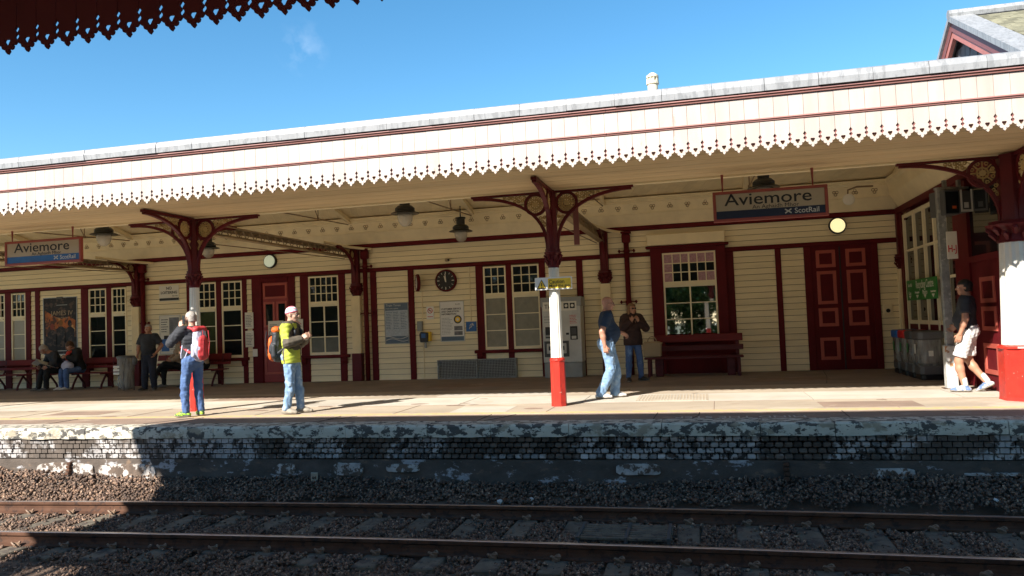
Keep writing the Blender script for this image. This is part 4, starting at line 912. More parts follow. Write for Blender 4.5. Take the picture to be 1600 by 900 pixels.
# ---- wing at the right, seen obliquely
XW = 4.4
wg = empty('station_wing', (XW, 16, 0)); tag(wg, 'projecting wing of the station at the right, glazed screen and panelled door', 'building')
def WG(name, mat, a, parent=wg, bev=0): return MB().box(*a).build(name, mat, parent, True, bev)
WG('wing_wall', 'maroon', (XW+0.06, 9, 13.0, 19.2, 0, 4.3)); 
WG('screen_base', 'maroon', (XW-0.01, XW+0.06, 14.95, 19.1, 0.0, 0.40)); 
y = 18.8; k = 0
ys = [18.75, 17.95, 17.2, 16.5, 15.85, 15.2]
for i in range(5):
    a, b = ys[i+1], ys[i]
    f = MB(); f.box(XW-0.03, XW+0.02, b-0.09, b, 0.42, 3.38); f.box(XW-0.02, XW+0.02, a, b-0.09, 1.0, 1.08); f.box(XW-0.02, XW+0.02, a, b-0.09, 1.86, 1.91); f.box(XW-0.02, XW+0.02, a, b-0.09, 2.55, 2.60); f.box(XW-0.02, XW+0.02, a, b-0.09, 3.30, 3.38)
    w = f.build('window', 'window_cream', wg, True)
    MB().box(XW+0.022, XW+0.03, a, b-0.09, 1.08, 3.30).build('pane', 'glass_dark', w, True)
    MB().box(XW+0.0, XW+0.03, a, b-0.09, 0.42, 0.86).build('lower_panel', 'cream_ceiling', w, True)
    MB().box(XW-0.015, XW+0.03, a, b-0.09, 0.86, 1.0).build('cross_rail', 'maroon', w, True)
WG('post', 'maroon', (XW-0.05, XW+0.06, 14.95, 15.2, 0, 3.45)); WG('top_rail', 'maroon', (XW-0.09, XW+0.06, 12.95, 19.1, 3.45, 3.575)); WG('post', 'maroon', (XW-0.04, XW+0.06, 18.78, 19.1, 0, 3.45))
MB().prism([(XW+0.02, 3.577), (XW-0.05, 3.577), (XW-0.2, 3.84), (XW-0.22, 3.885), (XW-0.25, 4.11), (XW-0.3, 4.16), (XW-0.3, 4.235), (XW+0.02, 4.235)], 'y', 12.9, 18.9).build('frieze', 'cream_ceiling', wg, True)
dw = WG('door', 'maroon', (XW-0.02, XW+0.06, 13.1, 14.45, 0, 2.05))
for yc in (13.82,):
    for z0, z1 in ((0.26, 0.74), (0.94, 1.32), (1.38, 1.79)):
        for y0, y1 in ((13.42, 14.05),):
            f = MB(); t = 0.07; f.box(XW-0.042, XW-0.02, y0, y0+t, z0, z1); f.box(XW-0.042, XW-0.02, y1-t, y1, z0, z1); f.box(XW-0.042, XW-0.02, y0+t, y1-t, z0, z0+t); f.box(XW-0.042, XW-0.02, y0+t, y1-t, z1-t, z1); f.build('door_panel', 'door_salmon', dw, True)
WG('transom_light', 'glass_dark', (XW-0.0, XW+0.06, 13.2, 14.85, 2.15, 3.3)); WG('door_jamb', 'maroon', (XW-0.05, XW+0.06, 14.45, 14.95, 0, 3.45))
WG('transom', 'maroon', (XW-0.05, XW+0.06, 13.0, 14.45, 2.05, 2.15))
# ---- gabled slate roof rising behind the canopy at the right
gb = empty('gabled_roof', (6, 20, 5)); tag(gb, 'slate roof with hung-slate gable rising over the canopy at the top right', 'roof')
AX, AY, AZ = 6.0, 20.03, 8.10; s1 = 0.54
MB().prism([(AY-5, AZ-0.12-5*s1), (AY, AZ-0.12), (AY+4, AZ-0.12-4*s1*1.2), (AY+4, 4), (AY-5, 4)], 'x', AX+0.25, AX+12).build('gable_core', 'slate', gb, True)
def rake(y0, y1, off, th, x0, x1, nm, mat):
    sg = s1 if y1 < AY+0.01 and y0 < AY else s1*1.2
    f = lambda y: AZ-abs(y-AY)*sg-off
    MB().prism([(y0, f(y0)), (y1, f(y1)), (y1, f(y1)-th), (y0, f(y0)-th)], 'x', x0, x1).build(nm, mat, gb, True)
for y0, y1 in ((AY-5, AY), (AY, AY+4)):
    rake(y0, y1, 0.10, 0.26, AX-0.02, AX+0.06, 'barge_board', 'barge_dark'); rake(y0, y1, 0.36, 0.16, AX+0.0, AX+0.09, 'barge_board', 'barge')
    rake(y0, y1, -0.02, 0.14, AX-0.08, AX+0.42, 'lead_capping', 'lead')
MB().tube([(AX-0.08, AY, AZ+0.03), (AX+12, AY, AZ+0.05)], 0.12, 8).build('ridge_lead', 'lead', gb, True)
rw_ = MB().box(0, 0.30, -0.012, 0.0, 0, 0.40).mesh('slate', 'slate', bev=0.004); rr = random.Random(5)
for i in range(12):           # front slope slates
    for j in range(14):
        y = AY-0.2-i*0.20; z = AZ-0.05-(AY-y)*s1
        o = link('slate', bpy.data.meshes.get('roof_slate') or MB().box(0, 0.29, -0.30, 0, 0, 0.012).mesh('roof_slate', 'slate_green'), gb, True, loc=(AX+0.35+j*0.30+(0.15 if i % 2 else 0), y, z+0.02+rr.uniform(0, .006))); o.rotation_euler = (math.atan(s1), 0, 0)
for i in range(9):            # hung slates on the gable, diamond slant as in the picture
    for j in range(12):
        y = AY-3.4+j*0.32+(0.16 if i % 2 else 0); z = 5.8+i*0.24
        if z+0.35 < AZ-0.45-abs(y-AY)*s1:
            o = link('slate', MATS and (bpy.data.meshes.get('gable_slate') or MB().prism([(0, 0.06), (0.15, 0), (0.30, 0.06), (0.30, 0.4), (0, 0.4)], 'x', -0.012, 0).mesh('gable_slate', 'slate')), gb, True, loc=(AX+0.22-0.0*i, y, z)); o.rotation_euler = (0, rr.uniform(0.02, 0.06), 0)
vt = empty('roof_vent', (-0.93, 20, 6.6)); tag(vt, 'pale chimney pot with slotted cowl standing above the canopy roofline', 'chimney')
MB().lathe([(0.13, 0), (0.13, 0.62), (0.16, 0.64), (0.16, 0.70), (0.12, 0.72), (0.12, 0.80), (0.155, 0.81), (0.155, 0.86), (0.06, 0.93)], n=16).build('pot', 'vent', vt)
for k in range(10): a = 2*PI*k/10; MB().tube([(0.14*math.cos(a), 0.14*math.sin(a), 0.70), (0.14*math.cos(a), 0.14*math.sin(a), 0.82)], 0.012, 4).build('cowl_bar', 'vent', vt)
mr_ = empty('main_roof', (-8, 22, 4.4)); tag(mr_, 'low slate roof of the station building, hidden behind the canopy', 'roof')
MB().prism([(19.4, 4.35), (23, 6.6), (26.5, 4.35)], 'x', -26, 6).build('roof_slates', 'slate', mr_, True)
# ---- lamps
def lamp(x, y, zb, label):
    l = empty('platform_lamp', (x, y, zb)); tag(l, label, 'lamp', 'hanging gas style platform lamps')
    MB().lathe([(0.29, 0), (0.285, 0.012), (0.20, 0.045), (0.20, 0.11), (0.15, 0.16), (0.105, 0.17), (0.105, 0.30), (0.125, 0.31), (0.125, 0.345), (0.05, 0.36)], n=24).build('hood', 'black_iron', l)
    MB().lathe([(0.01, -0.26), (0.06, -0.25), (0.115, -0.205), (0.145, -0.14), (0.16, -0.06), (0.162, 0.0)], n=20).build('globe', 'globe', l, smooth=True)
    MB().lathe([(0.03, -0.16), (0.045, -0.1), (0.03, 0.0)], n=10).build('bulb', 'paper', l, smooth=True)
    MB().lathe([(0.015, 0.36), (0.015, 5.05-zb-abs(y-15)*0.24)], n=6).build('stem', 'black_iron', l)
lamp(-13.0, 15, 3.70, 'black lamp with glass bowl beside the left place-name sign'); lamp(-12.62, 18.3, 3.64, 'black lamp with glass bowl partly hidden by the left iron column')
lamp(-5.78, 15, 3.66, 'large black lamp with glass bowl, left of the middle pair'); lamp(-5.62, 18.3, 3.63, 'smaller looking black lamp on a thin stem, right of the middle pair'); lamp(1.21, 15, 3.64, 'black lamp whose bowl is hidden behind the right place-name sign')
# ---- place-name signs
def fit(o, w):
    s = w/max(o.dimensions.x, 1e-3) if o.dimensions.x else 1; o.scale = (s, s, s)
def textw(part, s_, w, loc, mat, e, ar=1.0, bold=0.0, align='CENTER'):
    o = text(part, s_, 0.1, loc, mat, e, bold=bold, align=align); xs = [v.co.x for v in o.data.vertices]; k = w/(max(xs)-min(xs)); o.scale = (k, k*ar, 1)
    if not o.data.get('centred'):
        cx_ = (max(xs)+min(xs))/2; zs = [v.co.y for v in o.data.vertices]; cz_ = (max(zs)+min(zs))/2
        for v in o.data.vertices: v.co.x -= cx_; v.co.y -= cz_
        o.data['centred'] = 1
    return o
def placesign(x0, x1, z0, z1, label, band, Y=12.2):
    e = empty('place_name_sign', ((x0+x1)/2, Y, z0)); tag(e, label, 'sign', 'hanging place name signs'); w, h = (x1-x0)/2, z1-z0
    t = 0.045; f = MB(); f.box(-w, w, -0.035, 0.035, 0, t); f.box(-w, w, -0.035, 0.035, h-t, h); f.box(-w, -w+t, -0.035, 0.035, t, h-t); f.box(w-t, w, -0.035, 0.035, t, h-t); f.build('frame', 'sign_frame', e, bev=0.006)
    MB().box(-w+t, w-t, -0.018, 0.018, t+0.12, h-t).build('panel', 'sign_face', e); MB().box(-w+t, w-t, -0.019, 0.019, t, t+0.118).build('panel', band, e)
    textw('lettering', 'Aviemore', 1.24, (-0.03, -0.020, h-t-0.088), 'sign_text', e, bold=0.0006, ar=0.80); textw('lettering', 'An Aghaidh Mhor', 0.66, (0.08, -0.020, t+0.148), 'sign_text', e, ar=0.9)
    textw('lettering', 'ScotRail', 0.34, (w-0.30, -0.021, t+0.062), 'light_grey', e, bold=0.0008); b = MB()
    for s_ in (-1, 1): b.bar([(-0.045*s_, -0.03), (0.045*s_, 0.03)], 0.003, 0.018, 'y')
    b.xf(Matrix.Translation((w-0.56, -0.021, t+0.06))).build('saltire_mark', 'light_grey', e)
    for xx in (-w+0.15, w-0.2): MB().tube([(xx, 0, h), (xx, 0, h+0.10), (xx, 0, 3.46-z0)], [0.010, 0.013, 0.022], 6).build('hanger', 'sign_frame', e)
placesign(-12.76, -11.05, 2.80, 3.26, 'hanging Aviemore sign at the left with bright blue lower band', 'sign_blue'); placesign(0.24, 1.87, 2.74, 3.20, 'hanging Aviemore sign at the right with dark navy lower band', 'sign_navy')
# caution sign
e = empty('caution_sign', (-2.28, YC-0.13, 1.86)); tag(e, 'white and yellow Caution Mind the gap sign fixed across the middle column', 'sign')
MB().box(-0.30, 0.30, -0.008, 0.008, 0, 0.20).build('plate', 'white', e, bev=0.003); MB().box(-0.085, 0.285, -0.0105, -0.008, 0.02, 0.18).build('panel', 'yellow', e)
MB().prism([(-0.27, 0.02), (-0.11, 0.02), (-0.19, 0.17)], 'y', -0.0105, -0.008).build('triangle', 'sign_black', e); MB().prism([(-0.25, 0.032), (-0.13, 0.032), (-0.19, 0.148)], 'y', -0.0125, -0.0105).build('triangle', 'yellow', e); MB().box(-0.197, -0.183, -0.0145, -0.0125, 0.062, 0.115).build('mark', 'sign_black', e); MB().box(-0.197, -0.183, -0.0145, -0.0125, 0.04, 0.052).build('mark', 'sign_black', e)
textw('lettering', 'Caution', 0.25, (0.055, -0.012, 0.128), 'sign_text', e, bold=0.0008, ar=1.1); textw('lettering', 'Mind the gap', 0.33, (0.10, -0.012, 0.056), 'sign_text', e, bold=0.0008)
MB().box(-0.05, 0.05, 0.008, 0.06, 0.06, 0.14).build('mounting', 'galv', e)
# ================================================================ platform furniture
# ticket machine
e = empty('ticket_machine', (-3.28, 18.62, 0)); tag(e, 'grey ticket machine with white Tickets header behind the middle column', 'ticket machine')
MB().box(-0.46, 0.46, 0.0, 0.5, 0.0, 0.36).build('plinth', 'grey', e, bev=0.01); MB().box(-0.47, 0.47, -0.02, 0.5, 0.365, 1.72).build('cabinet', 'light_grey', e, bev=0.012); MB().box(-0.50, 0.50, -0.03, 0.52, 1.70, 1.93).build('hood', 'grey', e, bev=0.015)
h_ = MB().box(-0.44, 0.38, -0.04, -0.028, 1.60, 1.82).build('header', 'paper', e); textw('lettering', 'Tickets', 0.40, (-0.20, -0.042, 1.71), 'sign_text', e, bold=0.001)
for x_ in (0.13, 0.28): MB().box(x_-0.06, x_+0.06, -0.043, -0.040, 1.65, 1.78).build('icon', 'sign_black', e); MB().prism(circ(x_, 1.715, 0.035), 'y', -0.046, -0.043).build('icon', 'paper', e)
MB().box(-0.40, -0.12, -0.03, -0.018, 0.95, 1.22).build('screen', 'sign_black', e, bev=0.004); MB().box(-0.40, -0.18, -0.045, -0.03, 0.98, 1.03).build('screen_ledge', 'grey', e)
MB().box(-0.44, 0.16, -0.03, -0.018, 0.50, 0.88).build('tray_recess', 'dark_grey', e, bev=0.004); MB().box(-0.38, 0.10, -0.05, -0.03, 0.58, 0.82).build('tray', 'light_grey', e, bev=0.01); MB().box(-0.33, 0.05, -0.056, -0.05, 0.66, 0.76).build('slot', 'sign_black', e)
MB().box(0.20, 0.38, -0.032, -0.02, 0.90, 1.22).build('card_reader', 'sign_black', e, bev=0.006); MB().box(0.23, 0.35, -0.040, -0.032, 1.02, 1.18).build('card_screen', 'dark_grey', e); MB().box(0.235, 0.345, -0.040, -0.032, 0.92, 0.99).build('keypad', 'light_grey', e)
MB().box(0.10, 0.17, -0.026, -0.02, 1.02, 1.07).build('coin_slot', 'sign_black', e); lines(e, -0.42, -0.2, 1.3, 1.5, 3, seed=77, mat='grey').location = (0, -0.016, 0); lines(e, 0.2, 0.38, 1.28, 1.5, 6, seed=78, mat='red_print').location = (0, -0.016, 0)
# benches
def bench(x0, x1, y, label, group='maroon slatted benches', mat='bench_maroon'):
    L = x1-x0; e = empty('bench', ((x0+x1)/2, y, 0)); tag(e, label, 'bench', group); w = L/2
    for k in range(5): MB().box(-w, w, -0.20+k*0.085, -0.13+k*0.085, 0.415+(0.006 if k in (0, 4) else 0), 0.44+(0.006 if k in (0, 4) else 0)).build('seat_slat', mat, e, bev=0.006)
    for z, t in ((0.55, 0.075), (0.69, 0.15)): MB().prism([(0.25+(z-0.5)*0.25, z), (0.275+(z-0.5)*0.25, z), (0.275+(z+t-0.5)*0.25, z+t), (0.25+(z+t-0.5)*0.25, z+t)], 'x', -w, w).build('back_slat', mat, e, bev=0.005)
    for xs in ((-w+0.22, w-0.22) if L < 1.9 else (-w+0.25, 0, w-0.25)):
        m = MB()
        m.bar([(-0.20, 0.0), (-0.16, 0.12), (-0.06, 0.28), (0.03, 0.40)], 0.04, 0.038, 'x'); m.bar([(0.27, 0.0), (0.24, 0.12), (0.13, 0.26), (0.0, 0.40)], 0.04, 0.038, 'x'); m.bar([(-0.20, 0.405), (0.22, 0.405)], 0.04, 0.03, 'x'); m.bar([(0.20, 0.40), (0.28, 0.55), (0.345, 0.84)], 0.04, 0.03, 'x')
        m.xf(Matrix.Translation((xs, 0, 0))).build('leg', 'bench_dark', e)
    return e
bench(-20.9, -18.62, 18.55, 'maroon slatted bench at the left edge of the frame'); bench(-18.1, -15.75, 18.45, 'maroon slatted bench on which the couple in dark coats sit'); bench(-14.62, -12.35, 18.5, 'maroon slatted bench behind the backpacker with the phone')
e = empty('bench', (-0.22, 18.35, 0)); tag(e, 'long dark maroon bench below the big window with a beige handbag on it', 'bench', None)
w = 1.10
for k in range(3): MB().box(-w, w-0.03, -0.30+k*0.15, -0.17+k*0.15, 0.40, 0.445).build('seat_slat', 'bench_dark', e, bev=0.008)
MB().box(-0.88, 1.08, 0.13, 0.17, 0.76, 0.93).build('back_slat', 'bench_maroon', e, bev=0.008); MB().box(-0.88, 1.09, 0.12, 0.16, 0.56, 0.68).build('back_slat', 'bench_dark', e, bev=0.008)
for x_ in (-0.86, 0.72): MB().box(x_, x_+0.17, -0.12, 0.14, 0.0, 0.40).build('foot_block', 'bench_dark', e, bev=0.01)
for x_ in (-1.03, 0.93): MB().box(x_, x_+0.07, -0.30, -0.23, 0, 0.40).build('leg', 'bench_dark', e, bev=0.008); MB().box(x_, x_+0.07, 0.16, 0.22, 0, 0.86 if x_ > 0 else 0.4).build('leg', 'bench_dark', e, bev=0.008)
# handbag on the bench
hb = empty('handbag', (-1.14, 18.22, 0.447)); tag(hb, 'beige handbag with two loop handles on the bench beside the woman', 'bag')
MB().prism([(-0.20, 0), (0.20, 0), (0.215, 0.28), (0.19, 0.36), (-0.19, 0.36), (-0.215, 0.28)], 'y', -0.09, 0.09).build('body', 'bag_beige', hb, bev=0.03, smooth=False)
for yy in (-0.07, 0.06): MB().tube([(0.10*math.cos(t), yy, 0.34+0.13*math.sin(t)) for t in [PI*i/12 for i in range(13)]], 0.009, 6).build('handle', 'bag_beige', hb)
MB().box(-0.22, -0.16, -0.10, 0.10, 0.30, 0.33).build('side_loop', 'bag_beige', hb, bev=0.01); MB().box(0.16, 0.23, -0.10, 0.10, 0.30, 0.33).build('side_loop', 'bag_beige', hb, bev=0.01)
# litter bin
e = empty('litter_bin', (-14.66, 17.62, 0)); tag(e, 'clear plastic litter sack hanging in a hoop stand, left of the standing man', 'bin')
m = MB()
for a in (0.4, 1.97, 3.54, 5.11): m.tube([(0.19*math.cos(a), 0.19*math.sin(a), 0), (0.19*math.cos(a), 0.19*math.sin(a), 0.88)], 0.012, 5)
m.build('stand', 'dark_grey', e); MB().lathe([(0.215, 0.83), (0.225, 0.84), (0.225, 0.885), (0.18, 0.90), (0.10, 0.905)], n=20).build('rim', 'bin_grey', e)
vs = []; n = 28
pf_ = [(0.14, 0.03), (0.185, 0.08), (0.20, 0.2), (0.19, 0.4), (0.205, 0.6), (0.21, 0.83)]
for r_, z in pf_:
    for k in range(n): a = 2*PI*k/n; q = r_*(1+0.07*math.sin(5*a+z*9)*math.sin(z*7)+rs.uniform(-.03, .03)); vs.append((q*math.cos(a), q*math.sin(a), z))
MB().add(vs, [(j*n+k, j*n+(k+1) % n, (j+1)*n+(k+1) % n, (j+1)*n+k) for j in range(len(pf_)-1) for k in range(n)]).build('sack', 'plastic_clear', e)
for k in range(3): MB().box(-0.20, -0.02, -0.225, -0.215, 0.42+k*0.085, 0.48+k*0.085).build('paper_label', 'paper', e)
MB().box(-0.1, 0.1, -0.08, 0.1, 0.06, 0.30).build('rubbish', 'grey', e, bev=0.04)
# recycling bins
def rbin(y, lid, label, k):
    e = empty('recycling_bin', (4.08, y, 0)); tag(e, label, 'bin', 'row of recycling bins')
    MB().prism([(-0.20, -0.18), (-0.14, -0.23), (0.14, -0.23), (0.20, -0.18), (0.20, 0.18), (0.14, 0.22), (-0.14, 0.22), (-0.20, 0.18)], 'z', 0, 0.10).build('foot', 'black', e, bev=0.015)
    MB().prism([(-0.21, -0.19), (-0.15, -0.24), (0.15, -0.24), (0.21, -0.19), (0.21, 0.18), (0.15, 0.22), (-0.15, 0.22), (-0.21, 0.18)], 'z', 0.10, 0.26).build('skirt', 'bin_grey', e, bev=0.012)
    vs = []; n = 24
    pr = [(0.19, 0.26), (0.215, 0.32), (0.225, 0.45), (0.21, 0.6), (0.22, 0.74)]
    for r_, z in pr:
        for q in range(n):
            a = 2*PI*q/n; s = r_*(1+rs.uniform(-.035, .035)); cx = abs(math.cos(a))**0.6*math.copysign(1, math.cos(a)); cy = abs(math.sin(a))**0.6*math.copysign(1, math.sin(a)); vs.append((s*cx, s*cy, z))
    MB().add(vs, [(j*n+q, j*n+(q+1) % n, (j+1)*n+(q+1) % n, (j+1)*n+q) for j in range(len(pr)-1) for q in range(n)]).build('sack', 'plastic_clear', e)
    MB().box(-0.19, 0.19, 0.17, 0.22, 0.26, 0.74).build('back_frame', 'bin_grey', e)
    MB().prism([(-0.23, -0.21), (-0.17, -0.26), (0.17, -0.26), (0.23, -0.21), (0.23, 0.20), (0.17, 0.24), (-0.17, 0.24), (-0.23, 0.20)], 'z', 0.74, 0.90).build('lid', lid, e, bev=0.025)
    MB().prism([(0.12*math.cos(t), 0.12*math.sin(t)) for t in [2*PI*i/16 for i in range(16)]], 'z', 0.901, 0.905).build('opening', 'black', e)
    MB().box(-0.232, -0.228, -0.05, 0.05, 0.48, 0.66).build('label', ('paper', 'sign_green', 'sign_green', 'sign_green')[k], e); MB().box(-0.06, 0.02, -0.245, -0.236, 0.44, 0.54).build('label', 'paper', e)
    MB().box(-0.12, 0.10, -0.12, 0.1, 0.27, 0.50+0.05*k).build('contents', ('grey', 'cloth_beige', 'cloth_grey', 'dark_grey')[k], e, bev=0.05)
for k, (y, lid, lb) in enumerate(((16.15, 'bin_grey', 'nearest recycling bin with black lid, next to the galvanised post'), (16.72, 'dark_grey', 'recycling bin with dark grey lid, second from the front'), (17.28, 'bin_red', 'recycling bin with red lid'), (17.84, 'bin_blue', 'recycling bin with blue lid, farthest of the row'))): rbin(y, lid, lb, k)
# recycling centre sign on the wing wall (faces -X)
e = empty('recycling_sign', (4.30, 17.3, 1.5), rad(-90)); tag(e, 'green Recycling Centre sign above the recycling bins', 'sign')
MB().box(-1.1, 1.1, 0, 0.02, 0, 0.42).build('board', 'sign_green', e, bev=0.004); textw('lettering', 'Recycling Centre', 1.25, (0.28, -0.002, 0.29), 'paper', e, bold=0.0008, ar=1.25); textw('lettering', 'ScotRail', 0.32, (-0.82, -0.002, 0.32), 'paper', e)
for k, s_ in enumerate(('Cans', 'Newspapers', 'Plastics', 'General waste')):
    textw('lettering', s_, 0.34 if k else 0.2, (-0.85+k*0.57, -0.002, 0.15), 'paper', e, bold=0.001); MB().prism([(-0.95+k*0.57, 0.10), (-0.75+k*0.57, 0.10), (-0.85+k*0.57, 0.03)], 'y', -0.003, 0.0).build('arrow', 'paper', e)
# galvanised post, H-J plate and information monitor
e = empty('galvanised_post', (3.92, 14.26, 0)); tag(e, 'square galvanised steel post with rusty wide lower sleeve right of the bins', 'post')
MB().box(-0.06, 0.06, -0.06, 0.06, 0.02, 3.3).build('shaft', 'galv', e, bev=0.006); MB().box(-0.085, 0.085, -0.085, 0.085, 0.0, 0.70).build('sleeve', 'galv_rust', e, bev=0.008); MB().box(-0.13, 0.13, -0.11, 0.11, 0, 0.012).build('foot_plate', 'rust', e)
MB().box(-0.09, 0.09, -0.09, 0.09, 0.70, 0.712).build('cap', 'galv', e)
e = empty('zone_sign', (4.03, 14.17, 2.12)); tag(e, 'narrow white sign with red H-J on the galvanised post', 'sign')
MB().box(-0.08, 0.08, -0.008, 0.008, 0, 0.45).build('plate', 'paper', e, bev=0.003); textw('lettering', 'H-J', 0.125, (0, -0.010, 0.15), 'red_print', e, bold=0.002, ar=1.5); lines(e, -0.05, 0.06, 0.26, 0.36, 3, seed=5, mat='grey'); lines(e, -0.03, 0.04, 0.03, 0.06, 1, seed=6, mat='grey')
e = empty('information_monitor', (4.12, 14.3, 2.84), rad(18)); e.scale = (0.88, 0.9, 0.9); tag(e, 'grey boxed passenger information monitor hung under the canopy at the right', 'monitor')
MB().box(-0.27, 0.02, -0.16, 0.3, 0.0, 0.46).build('casing', 'dark_grey', e, bev=0.012); MB().box(0.03, 0.27, -0.14, 0.3, 0.05, 0.44).build('casing', 'dark_grey', e, bev=0.012)
MB().box(-0.25, 0.0, -0.166, -0.16, 0.03, 0.42).build('screen', 'glass_dark', e); MB().box(-0.13, -0.05, -0.169, -0.166, 0.11, 0.16).build('screen_text', 'bag_orange', e)
f = MB(); f.box(0.05, 0.08, -0.16, -0.14, 0.05, 0.46); f.box(0.26, 0.30, -0.16, -0.14, 0.05, 0.46); f.box(0.08, 0.26, -0.16, -0.14, 0.05, 0.09); f.build('frame', 'light_grey', e); MB().box(0.12, 0.20, -0.155, -0.14, 0.12, 0.22).build('speaker', 'light_grey', e)
MB().box(-0.30, 0.32, -0.02, 0.10, 0.49, 0.53).build('bracket_rail', 'galv', e); MB().box(-0.16, -0.10, 0.0, 0.06, 0.53, 0.66).build('hanger', 'galv', e); MB().box(0.12, 0.18, 0.0, 0.06, 0.53, 0.66).build('hanger', 'galv', e)
# small loudspeaker under the canopy, right
e = empty('loudspeaker', (3.05, 17.4, 3.62)); tag(e, 'small white round loudspeaker with cable under the canopy near the yellow light', 'speaker')
MB().lathe([(0.06, 0), (0.11, 0.05), (0.12, 0.11), (0.09, 0.12)], n=14).xf(Matrix.Rotation(PI/2, 4, 'X')).build('horn', 'paper', e); MB().tube([(0, 0, 0.05), (0.02, 0.05, 0.22), (0.2, 0.1, 0.28), (0.55, 0.3, 0.30)], 0.02, 6).build('cable', 'iron_brown', e)
# trees behind the photographer, seen only in the window glass
def tree(x, y, h, seed, label):
    r = np.random.default_rng(seed); t = empty('tree', (x, y, -0.3)); tag(t, label, 'tree', 'trees behind the near platform')
    m = MB(); m.tube([(0, 0, -1), (0.1, 0, h*0.3), (0.0, 0.1, h*0.7)], [0.22, 0.16, 0.06], 8)
    for k in range(5): a = k*1.3; m.tube([(0.05, 0, h*(0.25+0.07*k)), (0.9*math.cos(a), 0.9*math.sin(a), h*(0.45+0.08*k))], [0.08, 0.02], 5)
    m.build('trunk', 'trunk', t)
    N = 11000; cl = r.normal(size=(60, 3))*np.array([1.3, 1.3, h*0.2])+np.array([0, 0, h*0.55]); c = cl[r.integers(0, 60, N)]+r.normal(size=(N, 3))*0.33
    u = r.normal(size=(N, 3)); u /= np.linalg.norm(u, axis=1)[:, None]; v = np.cross(u, r.normal(size=(N, 3))); v /= np.linalg.norm(v, axis=1)[:, None]; s = r.uniform(0.09, 0.17, (N, 1))
    V = np.stack([c-u*s, c-v*s*0.5, c+u*s, c+v*s*0.5], 1).reshape(-1, 3); F = np.arange(4*N).reshape(-1, 4); link('crown', np_mesh('crown', V, F, 'leaf'), t)
for i, (x, y, h) in enumerate(((-17, -12, 6), (-13.5, -11.5, 5.6), (-10.5, -11, 5.4), (-7.5, -12, 6.2), (-4.5, -11, 5.4), (-2.0, -12, 6.4), (0.4, -11, 5.8), (2.8, -12, 6.4), (5.5, -11, 5.8), (8.5, -12, 6.0))): tree(x, y, h, 40+i, 'green tree behind the near platform, reflected in the windows')
for i, x in enumerate((-20.5, -24, -27.5, -31, -35, -39, -43, -47.5, -52, -57)):
    t_ = [o for o in bpy.data.objects if o.name.startswith('tree') and o.parent is None][i % 6]; c_ = dup(t_, None, (x, -12.5-0.6*(i % 3), -0.3), 1.1*i); c_.scale = (1.35, 1.35, 1.1)
# ================================================================ people: bodies from smooth implicit surfaces
A_ = lambda *p: np.array(p, float)
class Field:
    """smooth union of round cones / ellipsoids evaluated on a grid"""
    def __init__(s, k=0.03): s.p = []; s.k = k
    def cone(s, a, b, ra, rb, ax=None, fl=1.0, k=None): s.p.append(('c', A_(*a), A_(*b), ra, rb, None if ax is None else A_(*ax), fl, k)); return s
    def ell(s, c, r, R=None, k=None, sub=False): s.p.append(('e', A_(*c), A_(*r), R, sub, k)); return s
    def bounds(s, pad=0.03):
        lo, hi = np.full(3, 9e9), np.full(3, -9e9)
        for q in s.p:
            if q[0] == 'c': m = max(q[3], q[4]); lo = np.minimum(lo, np.minimum(q[1], q[2])-m); hi = np.maximum(hi, np.maximum(q[1], q[2])+m)
            elif not q[4]: m = max(q[2]); lo = np.minimum(lo, q[1]-m); hi = np.maximum(hi, q[1]+m)
        return lo-pad, hi+pad
    def ev(s, P):
        D = None
        for q in s.p:
            if q[0] == 'c':
                _, a, b, ra, rb, ax, fl, k = q; ba = b-a; pa = P-a; h = np.clip((pa@ba)/max(ba@ba, 1e-9), 0, 1); d = pa-h[..., None]*ba
                if ax is not None: t = d@ax; L = np.sqrt(np.maximum((d*d).sum(-1)+(fl*fl-1)*t*t, 1e-12)); r = ra+(rb-ra)*h; dist = (L-r)/np.maximum(1, 1+(fl-1)*np.abs(t)/np.maximum(np.sqrt((d*d).sum(-1)), 1e-6))
                else: dist = np.sqrt((d*d).sum(-1))-(ra+(rb-ra)*h)
                sub = False
            else:
                _, c, r, R, sub, k = q; d = P-c
                if R is not None: d = d@R
                e = d/r; L = np.sqrt((e*e).sum(-1)); g = np.sqrt(((e/r)**2).sum(-1)); dist = L*(L-1)/np.maximum(g, 1e-6)
            k = k or s.k
            if D is None: D = dist; continue
            if sub: h = np.clip(0.5-0.5*(D+dist)/k, 0, 1); D = D+(-dist-D)*h+k*h*(1-h)
            else: h = np.clip(0.5+0.5*(dist-D)/k, 0, 1); D = dist+(D-dist)*h-k*h*(1-h)
        return D
